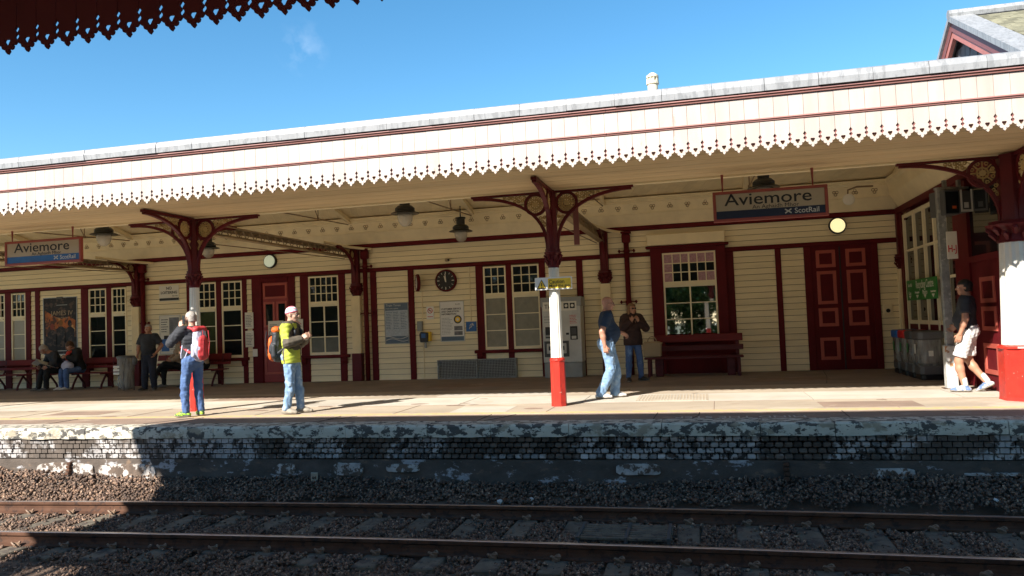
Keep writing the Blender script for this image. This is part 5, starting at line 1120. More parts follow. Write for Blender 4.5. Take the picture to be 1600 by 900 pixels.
def nets(D, lo, h):
    """naive surface nets -> quads"""
    nx, ny, nz = D.shape; I = D < 0
    c = np.zeros((nx-1, ny-1, nz-1), np.int8)
    for i in (0, 1):
        for j in (0, 1):
            for k in (0, 1): c += I[i:nx-1+i, j:ny-1+j, k:nz-1+k]
    act = (c > 0) & (c < 8); idx = np.argwhere(act)
    if len(idx) == 0: return np.zeros((0, 3)), np.zeros((0, 4), int)
    vid = np.full(act.shape, -1); vid[act] = np.arange(len(idx)); acc = np.zeros((len(idx), 3)); cnt = np.zeros(len(idx))
    cor = [(i, j, k) for i in (0, 1) for j in (0, 1) for k in (0, 1)]
    for a in cor:
        for ax in range(3):
            if a[ax]: continue
            b = list(a); b[ax] = 1
            da = D[idx[:, 0]+a[0], idx[:, 1]+a[1], idx[:, 2]+a[2]]; db = D[idx[:, 0]+b[0], idx[:, 1]+b[1], idx[:, 2]+b[2]]
            m = (da < 0) != (db < 0); t = np.where(m, da/np.where(np.abs(da-db) < 1e-12, 1, da-db), 0)
            p = np.array(a, float)[None]+t[:, None]*np.eye(3)[ax][None]; acc[m] += p[m]; cnt[m] += 1
    V = (idx+acc/np.maximum(cnt, 1)[:, None])*h+lo; Q = []
    for ax in range(3):
        sl0 = [slice(None)]*3; sl1 = [slice(None)]*3; sl0[ax] = slice(0, -1); sl1[ax] = slice(1, None)
        cr = I[tuple(sl0)] != I[tuple(sl1)]; e = np.argwhere(cr); u, v = [(1, 2), (2, 0), (0, 1)][ax]
        ok = (e[:, u] > 0) & (e[:, v] > 0) & (e[:, u] < D.shape[u]-1) & (e[:, v] < D.shape[v]-1) ; e = e[ok]
        def g(du, dv): q = e.copy(); q[:, u] -= du; q[:, v] -= dv; return vid[q[:, 0], q[:, 1], q[:, 2]]
        q = np.stack([g(1, 1), g(0, 1), g(0, 0), g(1, 0)], 1); fl = I[e[:, 0], e[:, 1], e[:, 2]]; q[~fl] = q[~fl][:, ::-1]; Q.append(q)
    Q = np.concatenate(Q); return V, Q[(Q >= 0).all(1)]
def folds(P, amp, fr, seed):
    r = np.random.default_rng(seed); o = np.zeros(P.shape[:-1])
    for i in range(5):
        w = r.normal(size=3)*fr*(1+0.35*i); w[2] *= 1.3; q = P@w+r.uniform(0, 6)+1.4*np.sin(P@(r.normal(size=3)*fr*0.7)+r.uniform(0, 6)); o += np.sin(q)/(1+0.3*i)
    return amp*o/2.5
def mesh_field(F, h, clip=None, fold=None, pad=0.03, off=0.0):
    lo, hi = F.bounds(pad); n = np.ceil((hi-lo)/h).astype(int)+1
    P = np.stack(np.meshgrid(*[lo[i]+h*np.arange(n[i]) for i in range(3)], indexing='ij'), -1); D = F.ev(P)-off
    if fold: D = D+folds(P, *fold)
    if clip is not None: D = np.maximum(D, clip(P))
    return nets(D, lo, h)
def smooth_obj(name, VQ, mat, parent, fmat=None, mats=None):
    V, Q = VQ; me = np_mesh(name, V, Q, mats or mat, fmat); me.polygons.foreach_set('use_smooth', [True]*len(me.polygons))
    o = bpy.data.objects.new(name, me); COL.objects.link(o); o.parent = parent; return o
def nrm(v): return v/max(np.linalg.norm(v), 1e-9)
def rotm(yaw, pitch, roll=0):
    cy, sy, cp, sp, cr, sr = math.cos(yaw), math.sin(yaw), math.cos(pitch), math.sin(pitch), math.cos(roll), math.sin(roll)
    return np.array([[cy, -sy, 0], [sy, cy, 0], [0, 0, 1]])@np.array([[1, 0, 0], [0, cp, -sp], [0, sp, cp]])@np.array([[cr, 0, sr], [0, 1, 0], [-sr, 0, cr]])
def hand_field(w, d, nrmv, side, curl=0.5, s=1.0):
    """w wrist, d hand direction, nrmv palm normal; thumb leaves the side of the palm"""
    d = nrm(A_(*d)); n = A_(*nrmv); n = nrm(n-(n@d)*d); x = np.cross(d, n)*side    # x: thumb side
    F = Field(0.008); L = 0.085*s
    for t in (-0.027, -0.009, 0.009, 0.027):
        F.cone(w+x*t*0.7*s, w+d*L+x*t*1.1*s, 0.016*s, 0.0125*s)
    for i, (t, ln) in enumerate(((0.031, 0.066), (0.0105, 0.075), (-0.0105, 0.070), (-0.031, 0.054))):
        p = w+d*L*0.98+x*t*s; a = curl*(0.9+0.12*i); q = p
        for j, fr in enumerate((0.45, 0.31, 0.24)):
            aa = a*(0.6+0.75*j); dd = d*math.cos(aa)+n*math.sin(aa); q2 = q+dd*ln*fr*s; F.cone(q, q2, (0.0095-0.001*j)*s, (0.0088-0.001*j)*s, k=0.003); q = q2
    tb = w+d*0.025*s+x*0.026*s; t1 = tb+(d*0.62+x*0.62+n*0.35)*0.040*s; t2 = t1+(d*0.85+x*0.15+n*0.5)*0.030*s; F.cone(tb, t1, 0.0145*s, 0.0115*s); F.cone(t1, t2, 0.0112*s, 0.0088*s, k=0.004)
    return F
def person(name_label, loc, rz, J=None, skin='skin', top=None, legs=None, shoes='shoe_grey', hair=None, hd=(0, 0), belly=0.0, build=1.0, hands=None, extra=None, res=0.013, scale=1.0, shoe_rot=None, shorts=False, nosock=False, face=True, female=False):
    """local frame: facing +y, right +x"""
    e = empty('person', loc, rz); e.scale = (scale,)*3; tag(e, name_label, 'person', None)
    d = dict(pelvis=(0, 0, 0.95), waist=(0, 0.01, 1.08), chest=(0, 0.0, 1.30), neck=(0, -0.01, 1.47), head=(0, 0.015, 1.625),
             shL=(-0.18, -0.01, 1.42), shR=(0.18, -0.01, 1.42), elL=(-0.235, -0.03, 1.14), elR=(0.235, -0.03, 1.14), wrL=(-0.24, 0.06, 0.90), wrR=(0.24, 0.06, 0.90),
             hipL=(-0.09, 0, 0.92), hipR=(0.09, 0, 0.92), knL=(-0.10, 0.02, 0.50), knR=(0.10, 0.02, 0.50), anL=(-0.11, -0.02, 0.085), anR=(0.11, -0.02, 0.085), toeL=(-0.13, 0.14, 0.03), toeR=(0.13, 0.14, 0.03))
    if J: d.update(J)
    d = {k: A_(*v) for k, v in d.items()}
    B = build; rt = nrm(d['shR']-d['shL']); up = nrm(d['chest']-d['pelvis']); fw = nrm(np.cross(up, rt)); e_ = {}
    rt2 = nrm(d['hipR']-d['hipL']); 
    def torso(F, o=0.0, low=True, flare=0.0):
        F.cone(d['pelvis'], d['waist'], (0.150+flare)*B+o, 0.135*B+o, fw, 1.42); F.cone(d['waist'], d['chest'], 0.135*B+o, 0.160*B+o, fw, 1.40)
        F.cone(d['chest'], d['chest']+(d['neck']-d['chest'])*0.55, 0.158*B+o, 0.125*B+o, fw, 1.45)
        F.cone(d['shL']*0.93+d['shR']*0.07, d['shR']*0.93+d['shL']*0.07, 0.060*B+o, 0.060*B+o, k=0.05)
        if belly: F.ell(d['waist']+fw*belly*0.8+up*0.04, A_(0.135, 0.13, 0.15)*B+o, k=0.06)
        if female: 
            for s in (-1, 1): F.ell(d['chest']+rt*0.075*s+fw*0.085-up*0.02, A_(0.062, 0.055, 0.06)+o, k=0.03)
        return F
    def arm(F, sd, o=0.0, o2=None, t1=1.0):
        s, el, w = d['sh'+sd], d['el'+sd], d['wr'+sd]; o2 = o if o2 is None else o2
        if t1 <= 0.5: F.cone(s, s+(el-s)*t1*2, 0.056*B+o, 0.050*B+o2); return F
        F.cone(s, el, 0.054*B+o, 0.042*B+o); w2 = el+(w-el)*(t1-0.5)*2; F.cone(el, el+(w2-el)*0.35, 0.041*B+o, 0.041*B+o); F.cone(el+(w2-el)*0.35, w2, 0.041*B+o, 0.027*B+o2); return F
    def leg(F, sd, o=0.0, o2=None, t=1.0, bag=0.0):
        h, k, a = d['hip'+sd], d['kn'+sd], d['an'+sd]; o2 = o if o2 is None else o2
        if t <= 0.5: F.cone(h, h+(k-h)*t*2, 0.088*B+o, 0.074*B+o2+bag); return F
        F.cone(h, k, 0.088*B+o, 0.058*B+o); cf = k+(a-k)*0.3; back = -nrm(np.cross(nrm(a-k), rt2))*-0.012
        a2 = k+(a-k)*(t-0.5)*2; F.cone(k, cf+back*-1, 0.055*B+o, 0.058*B+o); F.cone(cf+back*-1, a2, 0.058*B+o, 0.040*B+o2); return F
    F = torso(Field(0.035)); F.ell(d['pelvis']-fw*0.05, A_(0.15, 0.10, 0.11)*B, k=0.05)
    for s in 'LR': arm(F, s); leg(F, s)
    HC = d['head']; HR = rotm(hd[0], hd[1], hd[2] if len(hd) > 2 else 0)
    F.cone(d['neck']-up*0.03, HC-up*0.05+HR@A_(0, -0.025, -0.02), 0.060*B**0.5, 0.053)
    V, Q = mesh_field(F, res)
    Vs, Qs = [V], [Q]
    def addm(vq): Qs.append(vq[1]+sum(len(v) for v in Vs)); Vs.append(vq[0])
    # head with features
    H = Field(0.014); L2 = lambda *p: HC+HR@A_(*p)
    H.ell(L2(0, -0.012, 0.030), (0.077, 0.096, 0.090), HR); H.ell(L2(0, 0.024, -0.035), (0.060, 0.068, 0.080), HR, k=0.03); H.ell(L2(0, 0.055, -0.092), (0.030, 0.028, 0.024), HR, k=0.03)
    H.cone(L2(0, 0.088, 0.012), L2(0, 0.113, -0.026), 0.009, 0.013, k=0.014); H.ell(L2(0, 0.104, -0.030), (0.017, 0.012, 0.010), HR, k=0.008)
    H.cone(L2(-0.034, 0.080, 0.026), L2(0.034, 0.080, 0.026), 0.012, 0.012, k=0.018); H.ell(L2(0, 0.088, -0.057), (0.025, 0.010, 0.006), HR, k=0.008); H.ell(L2(0, 0.086, -0.068), (0.021, 0.011, 0.007), HR, k=0.008)
    for s in (-1, 1):
        H.ell(L2(0.031*s, 0.092, 0.004), (0.017, 0.014, 0.011), HR, k=0.012, sub=True); H.ell(L2(0.045*s, 0.060, -0.028), (0.024, 0.022, 0.024), HR, k=0.025); H.ell(L2(0.079*s, -0.010, -0.004), (0.010, 0.019, 0.031), HR, k=0.008)
    H.cone(d['neck'], HC+HR@A_(0, -0.025, -0.05), 0.055, 0.052, k=0.02)
    addm(mesh_field(H, 0.0065, pad=0.02, clip=lambda P: (HC+HR@A_(0, 0, -0.14))[2]-0.01-P[..., 2]))
    # hands
    hands = hands or {}
    for s, sg in (('L', 1), ('R', -1)):
        hd_ = hands.get(s, {}); w = d['wr'+s]; fa = nrm(w-d['el'+s]); dr = A_(*hd_.get('d', fa)); nn = hd_.get('n', rt*(1 if s == 'L' else -1)+fw*0.3)
        hf = hand_field(w-nrm(dr)*0.004, dr, nn, hd_.get('side', -sg), hd_.get('curl', 0.45), 1.02*B**0.3); addm(mesh_field(hf, 0.0055, pad=0.012))
    body = smooth_obj('body', (np.concatenate(Vs), np.concatenate(Qs)), skin, e)
    # eyes
    if face:
        for s in (-1, 1):
            o = MB().lathe([(0.0005, -0.010), (0.007, -0.007), (0.010, 0), (0.007, 0.007), (0.0005, 0.010)], n=8).build('eye', 'white', e, smooth=True); p = L2(0.031*s, 0.079, 0.004); o.location = p
            q = MB().prism(circ(0, 0, 0.005, 8), 'y', 0, 0.0015).build('iris', 'hair_dark', e); q.matrix_basis = Matrix.Translation(Vector(L2(0.031*s, 0.0875, 0.004))) @ Matrix(HR.tolist()).to_4x4()
    # trousers
    if legs:
        m, o, o2, t = legs.get('m'), legs.get('o', 0.014), legs.get('o2', 0.03), legs.get('t', 0.985); G = Field(0.03); wz = legs.get('top', 0.035)
        G.cone(d['pelvis']-up*0.02, d['waist'], 0.152*B+o, 0.138*B+o, fw, 1.40); G.ell(d['pelvis']-fw*0.05, A_(0.15, 0.10, 0.11)*B+o, k=0.05)
        for s in 'LR': leg(G, s, o, o2, t, legs.get('bag', 0))
        wp = d['waist']-up*wz
        def cl(P):
            q = np.where(np.linalg.norm(P-d['waist'], axis=-1) < 0.24, (P-wp)@up, -1.0)
            for s in 'LR':
                if t < 0.9:
                    k0, h0 = d['kn'+s], d['hip'+s]; e1 = h0+(k0-h0)*t*2; dn = nrm(k0-h0); near = np.linalg.norm(P-e1, axis=-1) < 0.2; q = np.where(near, np.maximum(q, (P-e1)@dn), q)
                else: pass
            return q if t < 0.9 else np.maximum(q, 0.028-P[..., 2])
        smooth_obj('shorts' if t < 0.9 else 'trousers', mesh_field(G, res*0.92, clip=cl, fold=(legs.get('fold', 0.006), legs.get('fr', 26), 3)), m, e)
    # upper garment
    if top:
        m, o, t = top['m'], top.get('o', 0.016), top.get('t', 1.0); G = Field(0.03); torso(G, o, flare=top.get('flare', 0.0))
        hem = top.get('hem', -0.02); G.cone(d['pelvis']+up*hem, d['pelvis']+up*0.06, (0.152+top.get('flare', 0))*B+o, (0.15+top.get('flare', 0))*B+o, fw, 1.35)
        for s in 'LR': arm(G, s, o, top.get('o2', o*0.9), t)
        if top.get('collar'): G.cone(d['neck']-up*0.05, d['neck']+up*top['collar']+fw*0.01, 0.085, 0.066)
        G2 = lambda P: None
        hp = d['pelvis']+up*hem; nk = d['neck']+up*(top.get('collar', 0.0)+0.012)
        def cl(P):
            q = np.maximum((hp-P)@up, -9+0*P[..., 0]); nh = np.linalg.norm(P-d['neck'], axis=-1) < 0.13+0*q
            arms = np.minimum(*[np.linalg.norm((P-d['el'+s]), axis=-1) for s in 'LR'])
            handy = np.minimum(*[np.linalg.norm((P-d['wr'+s]), axis=-1) for s in 'LR'])
            q = np.where((handy < 0.16) | (arms < 0.13), -1, q)
            q = np.where(nh, np.maximum(q, (P-nk)@nrm(up*1.0+fw*-0.15)), q)
            for s in 'LR':
                en = d['sh'+s]+(d['el'+s]-d['sh'+s])*t*2 if t <= 0.5 else d['el'+s]+(d['wr'+s]-d['el'+s])*(t-0.5)*2
                dn = nrm(d['el'+s]-d['sh'+s]) if t <= 0.5 else nrm(d['wr'+s]-d['el'+s]); near = np.linalg.norm(P-en, axis=-1) < 0.085
                q = np.where(near, np.maximum(q, (P-en)@dn), q)
            return q
        g = mesh_field(G, res*0.9, clip=cl, fold=(top.get('fold', 0.005), top.get('fr', 24), 5)); mats = [m]+top.get('m2', []); fm_ = None
        if top.get('paint'): C = g[0][g[1]].mean(1); fm_ = top['paint'](C, d)
        smooth_obj(top.get('name', 'shirt'), g, m, e, fm_, mats)
    # shoes
    for s in 'LR':
        a, t = d['an'+s], d['toe'+s]; G = Field(0.03); hl = a-nrm(t-a)*0.02; ax = nrm(np.cross(nrm(t-a), A_(0, 0, 1))); sup = nrm(np.cross(ax, nrm(t-a)))
        sf = nrm(A_((t-a)[0], (t-a)[1], 0)) if shoe_rot is None or s not in shoe_rot else nrm(A_(*shoe_rot[s])); sup = nrm(np.cross(nrm(np.cross(sf, A_(0, 0, 1))), sf)); lo = a+A_(0, 0, 0)-sup*0.075
        h0 = lo-sf*0.05+sup*0.035; b0 = lo+sf*0.11+sup*0.03; t0 = lo+sf*0.175+sup*0.024
        G.cone(h0, b0, 0.040, 0.047, sup, 1.15); G.cone(b0, t0, 0.046, 0.034, sup, 1.3); G.cone(a-sup*0.0, b0-sf*0.04+sup*0.01, 0.047, 0.042)
        sp = lo+sup*0.012; smooth_obj('shoe', mesh_field(G, 0.011, clip=lambda P: np.maximum(-(P-sp)@sup, (P-a)@sup-0.028), pad=0.015), shoes, e)
        K = Field(0.02); K.cone(h0, b0, 0.045, 0.052, sup, 1.1); K.cone(b0, t0+sf*0.004, 0.051, 0.038, sup, 1.2)
        smooth_obj('sole', mesh_field(K, 0.011, clip=lambda P: np.maximum(-(P-lo)@sup+0.0, (P-lo)@sup-0.024), pad=0.015), 'sole' if not hasattr(shoes, 'x') else shoes, e)
    # hair
    if hair:
        kd, hm = hair[0], hair[1]; G = Field(0.02)
        if kd in ('short', 'fringe', 'cropped'):
            o = {'short': 0.013, 'cropped': 0.005, 'fringe': 0.016}[kd]; G.ell(L2(0, -0.016, 0.032), A_(0.078, 0.097, 0.090)+o, HR); G.ell(L2(0, -0.045, -0.03), A_(0.066, 0.055, 0.06)+o, HR)
            cz = {'short': 0.045, 'cropped': 0.050, 'fringe': 0.03}[kd]
            def cl(P): q = (P-HC)@HR; return np.minimum(np.maximum.reduce([q[..., 1]+(-0.010), -(q[..., 2]+0.065)]), np.maximum.reduce([cz+0.35*(0-q[..., 1])*-1*0.0+0*q[..., 0]-q[..., 2]]))
            smooth_obj('hair', mesh_field(G, 0.0075, clip=cl, fold=(0.003, 90, 7)), hm, e)
        if kd == 'bob':
            G.ell(L2(0, -0.014, 0.036), A_(0.096, 0.112, 0.100), HR); G.cone(L2(-0.075, -0.02, 0.02), L2(-0.085, -0.005, -0.12), 0.036, 0.030); G.cone(L2(0.075, -0.02, 0.02), L2(0.085, -0.005, -0.12), 0.036, 0.030); G.cone(L2(0, -0.07, 0.02), L2(0, -0.06, -0.12), 0.055, 0.05)
            def cl(P): q = (P-HC)@HR; return np.minimum(q[..., 1]-0.03, 0.055-q[..., 2])
            smooth_obj('hair', mesh_field(G, 0.0075, clip=cl, fold=(0.004, 60, 7)), hm, e)
        if kd == 'beanie':
            G.ell(L2(0, -0.014, 0.040), A_(0.089, 0.108, 0.108), HR); slant = lambda q: 0.030+0.18*q[..., 1]-q[..., 2]
            vq = mesh_field(G, 0.0075, clip=lambda P: slant((P-HC)@HR)); C = (vq[0][vq[1]].mean(1)-HC)@HR; t = C[:, 2]-0.18*C[:, 1]; fmx = np.where((t < 0.052) | ((t > 0.085) & (t < 0.100)) | (t > 0.125), 0, 1); fmx = np.where((t > 0.064) & (t < 0.072), 2, fmx)
            smooth_obj('knitted_hat', vq, hm, e, fmx, ['beanie_pink', 'beanie_pale', 'denim'])
        if kd == 'glasses' or len(hair) > 2 and hair[2]: pass
    g = (extra or {}).get('glasses')
    if g:
        m = MB()
        for s in (-1, 1):
            if g == 'sun': m.prism([(0.033*s+0.025*math.cos(t), 0.004+0.019*math.sin(t)) for t in [2*PI*i/12 for i in range(12)]], 'y', 0.098, 0.102)
            else: m.tube([(0.033*s+0.022*math.cos(t), 0.101, 0.002+0.017*math.sin(t)) for t in [2*PI*i/12 for i in range(12)]], 0.0022, 4, closed=True)
            m.tube([(0.055*s, 0.099, 0.008), (0.080*s, 0.06, 0.010), (0.086*s, -0.01, 0.004)], 0.003, 4)
        m.tube([(-0.012, 0.104, 0.008), (0.012, 0.104, 0.008)], 0.003, 4); m.xf(Matrix.Translation(Vector(HC)) @ Matrix(HR.tolist()).to_4x4()); m.build('sunglasses' if g == 'sun' else 'glasses', 'black', e)
    return e, d, fw
def sock(e, a, k, mat, parent=None):
    F = Field(0.02); F.cone(a, a+(k-a)*0.22, 0.046, 0.050); return smooth_obj('sock', mesh_field(F, 0.01), mat, e)
def things_field(name, label, cat, parts, loc, rz, scale=1.0):
    """a thing made of several soft implicit parts: (part name, field, material, kwargs)"""
    e = empty(name, loc, rz); e.scale = scale if isinstance(scale, tuple) else (scale,)*3; tag(e, label, cat)
    for n, F, m, kw in parts: smooth_obj(n, mesh_field(F, kw.pop('h', 0.011), **kw), m, e)
    return e

# ---- 1 backpacker with phone: faces left, left arm (towards the camera) lifted to the ear
P1 = (-8.36, 11.62, 0.004); rz1 = rad(72)
J = dict(anL=(-0.13, 0.02, 0.085), anR=(0.11, -0.05, 0.085), toeL=(-0.18, 0.16, 0.03), toeR=(0.16, 0.10, 0.03), knL=(-0.12, 0.05, 0.50), knR=(0.10, 0.00, 0.50),
         elL=(-0.27, 0.21, 1.23), wrL=(-0.125, 0.13, 1.50), shL=(-0.19, 0.02, 1.43), elR=(0.22, 0.10, 1.16), wrR=(0.10, 0.26, 1.08), head=(0, 0.03, 1.635))
person('man in dark fleece, jeans and green trainers with a phone at his ear', P1, rz1, J, skin='skin_pale', top=dict(m='charcoal', o=0.024, name='fleece', hem=0.0, collar=0.035, fold=0.010, fr=28), legs=dict(m='denim', o=0.012, o2=0.020, fold=0.006, fr=24), res=0.011, shoes='shoe_green', hair=('cropped', 'hair_grey'), hd=(0.0, -0.18), hands=dict(L=dict(d=(0.25, 0.10, 1), n=(1, 0.2, 0), curl=0.55), R=dict(curl=0.8)), build=1.0)
sh = empty('mobile_phone', P1, rz1); tag(sh, 'black mobile phone at the ear of the backpacker', 'phone'); MB().box(-0.122, -0.110, 0.02, 0.09, 1.55, 1.69).build('casing', 'black', sh, bev=0.005)
def backpack(label, loc, rz, body_m, front_m, strap_m, z=1.2, y=-0.23, sc=1.0, strapz=1.46, tilt=0.0, drape=None):
    parts = []
    F = Field(0.05); F.cone((0, y, z-0.17), (0, y+0.01, z+0.14), 0.15, 0.13, (0, 1, 0), 1.5); F.ell((0, y-0.02, z-0.10), (0.165, 0.12, 0.13)); parts.append(('sack', F, body_m, dict(h=0.012, fold=(0.006, 30, 3))))
    G = Field(0.04); G.cone((0, y-0.09, z-0.18), (0, y-0.09, z+0.02), 0.12, 0.10, (0, 1, 0), 1.9); parts.append(('front_pocket', G, front_m, dict(h=0.012, fold=(0.005, 34, 4))))
    T = Field(0.03); T.cone((-0.07, y+0.01, z+0.22), (0.07, y+0.01, z+0.22), 0.075, 0.075, (0, 0, 1), 1.3); parts.append(('lid', T, front_m, dict(h=0.011, fold=(0.004, 34, 6))))
    for s in (-1, 1):
        S_ = Field(0.012); pts = [(0.09*s, y+0.06, z+0.22), (0.115*s, -0.07, strapz+0.035), (0.12*s, 0.05, strapz+0.01), (0.135*s, 0.135, strapz-0.12), (0.16*s, 0.10, strapz-0.28), (0.155*s, y+0.08, z-0.16)]
        for a, b in zip(pts, pts[1:]): S_.cone(a, b, 0.022, 0.022)
        parts.append(('strap', S_, strap_m, dict(h=0.009)))
        K = Field(0.02); K.cone((0.15*s, y+0.0, z-0.2), (0.15*s, y+0.0, z-0.05), 0.045, 0.040, (1, 0, 0), 1.3); parts.append(('side_pocket', K, body_m, dict(h=0.011)))
    e = things_field('backpack', label, 'backpack', parts, loc, rz, sc)
    for x_ in (-0.06, 0.06): MB().tube([(x_, y-0.16, z+0.2), (x_*1.1, y-0.185, z), (x_, y-0.16, z-0.22)], 0.008, 5).build('webbing', strap_m, e)
    for pts in (drape or []): MB().tube(pts, 0.014, 5).build('hanging_strap', 'bag_lilac', e)
    return e
backpack('lilac and red backpack worn by the man with the phone', P1, rz1, 'bag_lilac', 'bag_red', 'bag_red', z=1.23, y=-0.22, strapz=1.45, sc=(0.9, 0.92, 1.0), drape=[[(-0.17, 0.02, 1.28), (-0.20, 0.05, 1.05), (-0.19, 0.06, 0.98)], [(-0.16, -0.10, 1.12), (-0.19, -0.02, 0.95), (-0.17, -0.03, 0.78), (-0.16, 0.02, 0.72)]])
# ---- 2 hiker in lime
P2 = (-6.66, 11.86, 0.004); rz2 = rad(-84)
J = dict(anL=(-0.10, 0.10, 0.085), anR=(0.11, -0.06, 0.085), toeL=(-0.11, 0.3, 0.03), toeR=(0.14, 0.12, 0.03), knL=(-0.09, 0.06, 0.50), knR=(0.10, 0.01, 0.50), elR=(0.26, 0.04, 1.16), wrR=(0.13, 0.25, 1.23), elL=(-0.24, 0.08, 1.16), wrL=(-0.02, 0.27, 1.25), chest=(0, -0.02, 1.30), head=(0, 0.04, 1.63), neck=(0, -0.01, 1.47))
def paint2(C, d):
    fm_ = np.zeros(len(C), int)
    fm_[(np.abs(C[:, 0]) > 0.10) & (C[:, 2] < 1.24) & (C[:, 1] > 0.0) & (C[:, 2] > 1.07)] = 1
    fm_[(C[:, 0] < -0.02) & (C[:, 1] > 0.03)] = 1; fm_[(C[:, 2] > 1.49)] = 1
    fm_[np.linalg.norm(C-d['wrR'], axis=1) < 0.23] = 1; fm_[np.linalg.norm(C-d['wrL'], axis=1) < 0.23] = 1
    fm_[(C[:, 0] > 0.17) & (C[:, 1] < -0.03) & (C[:, 2] < 1.30)] = 1
    return fm_
person('hiker in lime jacket and striped knitted hat, jeans and walking boots, facing right', P2, rz2, J, skin='skin_pale', top=dict(m='cloth_lime', m2=['cloth_olive'], paint=paint2, o=0.036, name='jacket', hem=-0.12, flare=0.01, collar=0.05, fold=0.010, fr=20), res=0.011, legs=dict(m='denim_light', o=0.016, o2=0.026, fold=0.007, fr=24), shoes='shoe_grey', hair=('beanie', 'beanie_pink'), hd=(0.0, 0.0), hands=dict(L=dict(d=(0.2, 0.6, 0.5), curl=1.0, n=(1, 0, -0.3)), R=dict(d=(-0.2, 0.6, 0.5), curl=1.0, n=(-1, 0, -0.3))), extra=dict(glasses='clear'))
backpack('orange and black backpack worn by the hiker in lime', P2, rz2, 'bag_black', 'bag_orange', 'bag_black', z=1.17, y=-0.235, strapz=1.47)
# ---- 3 bald man in navy
P3 = (-1.60, 13.52, 0.006); rz3 = rad(-78)
J = dict(hipL=(-0.09, 0.02, 0.92), hipR=(0.09, -0.02, 0.92), anR=(0.10, -0.17, 0.09), knR=(0.11, 0.03, 0.50), toeR=(0.13, 0.0, 0.03), anL=(-0.10, 0.10, 0.085), knL=(-0.10, 0.13, 0.50), toeL=(-0.12, 0.30, 0.05),
         chest=(0, -0.005, 1.30), neck=(0, 0.0, 1.47), head=(0, 0.035, 1.625), elR=(0.27, -0.11, 1.15), wrR=(0.27, -0.07, 0.90), elL=(-0.27, 0.05, 1.14), wrL=(-0.24, 0.28, 1.11), shR=(0.205, 0.0, 1.42), shL=(-0.205, 0.02, 1.42))
person('bald man in navy polo shirt, pale jeans and white trainers, walking right in sunglasses', P3, rz3, J, skin='skin_red', top=dict(m='navy', o=0.018, t=0.36, o2=0.026, hem=-0.03, name='polo_shirt', collar=0.02, fold=0.006), legs=dict(m='denim_light', o=0.018, o2=0.038, fold=0.008, fr=22, top=0.05), shoes='cloth_white', hd=(0, -0.05), belly=0.075, build=1.10, res=0.011, hands=dict(L=dict(curl=0.7, d=(0.1, 0.8, -0.5), n=(0.6, 0, -0.8)), R=dict(curl=0.9)), extra=dict(glasses='sun'), scale=0.995)
# ---- 4 woman in brown jacket
P4 = (-1.47, 17.05, 0.002); rz4 = rad(-152)
J = dict(anL=(-0.15, 0.03, 0.085), anR=(0.15, 0.02, 0.085), toeL=(-0.24, 0.17, 0.03), toeR=(0.20, 0.19, 0.03), knL=(-0.13, 0.03, 0.5), knR=(0.13, 0.03, 0.5), elL=(-0.28, 0.10, 1.19), wrL=(-0.08, 0.17, 1.35), elR=(0.28, 0.10, 1.19), wrR=(0.10, 0.17, 1.35))
person('woman in dark brown jacket and jeans with sunglasses, both hands at her collar', P4, rz4, J, skin='skin_brown', top=dict(m='cloth_brown', o=0.042, name='jacket', hem=-0.14, flare=0.02, collar=0.05, fold=0.010, fr=18), legs=dict(m='denim', o=0.012, o2=0.02), shoes='shoe_dark', hair=('bob', 'hair_blond'), hd=(0.15, 0.05), hands=dict(L=dict(d=(0.5, 0.1, 0.9), n=(0.3, -1, 0), curl=0.9), R=dict(d=(-0.5, 0.1, 0.9), n=(-0.3, -1, 0), curl=0.9)), extra=dict(glasses='sun'), res=0.015, scale=0.955, female=True)
# ---- 5 man in white shorts at the right
P5 = (4.02, 13.62, 0.006); rz5 = rad(62)
J = dict(anL=(-0.09, 0.07, 0.085), knL=(-0.10, 0.13, 0.49), toeL=(-0.12, 0.27, 0.03), anR=(0.09, -0.20, 0.14), knR=(0.10, 0.04, 0.50), toeR=(0.11, -0.06, 0.03), elL=(-0.26, -0.03, 1.14), wrL=(-0.25, 0.06, 0.90), elR=(0.25, 0.0, 1.15), wrR=(0.22, 0.20, 1.02))
e5, d5, _ = person('man in dark polo shirt and white shorts stepping left beside the thick column', P5, rz5, J, skin='skin_brown', top=dict(m='charcoal', o=0.020, t=0.36, o2=0.028, hem=-0.03, name='polo_shirt', collar=0.02), legs=dict(m='cloth_white', o=0.012, o2=0.018, t=0.43, bag=0.008, fold=0.008), shoes='shoe_blue', hair=('short', 'hair_dark'), hd=(0.25, 0.02), belly=0.05, build=1.04, shoe_rot=dict(R=(0.05, 0.85, -0.42)), res=0.011)
sock(e5, d5['anL']+A_(0, 0, 0.03), d5['knL'], 'cloth_white'); sock(e5, d5['anR']+A_(0, 0, 0.03), d5['knR'], 'cloth_white')
# ---- 6 man in dark clothes facing the camera
P6 = (-13.72, 17.32, 0.002); rz6 = rad(-168)
J = dict(elR=(0.30, -0.05, 1.16), wrR=(0.25, 0.10, 0.95), elL=(-0.30, -0.07, 1.17), wrL=(-0.21, 0.06, 0.97), anL=(-0.13, 0.0, 0.085), anR=(0.13, 0.0, 0.085), toeL=(-0.2, 0.15, 0.03), toeR=(0.2, 0.15, 0.03))
person('stout man in black T-shirt standing by the left drainpipe, cap in hand', P6, rz6, J, skin='skin_brown', top=dict(m='charcoal', o=0.018, t=0.36, o2=0.03, hem=-0.02, name='t_shirt', fold=0.006), legs=dict(m='denim_dark', o=0.02, o2=0.03), shoes='shoe_dark', hair=('cropped', 'hair_grey'), belly=0.07, build=1.13, res=0.016, scale=0.965)
F = Field(0.02); F.ell((0.30, 0.16, 0.80), (0.06, 0.09, 0.10)); G = Field(0.01); G.ell((0.30, 0.20, 0.90), (0.05, 0.07, 0.012))
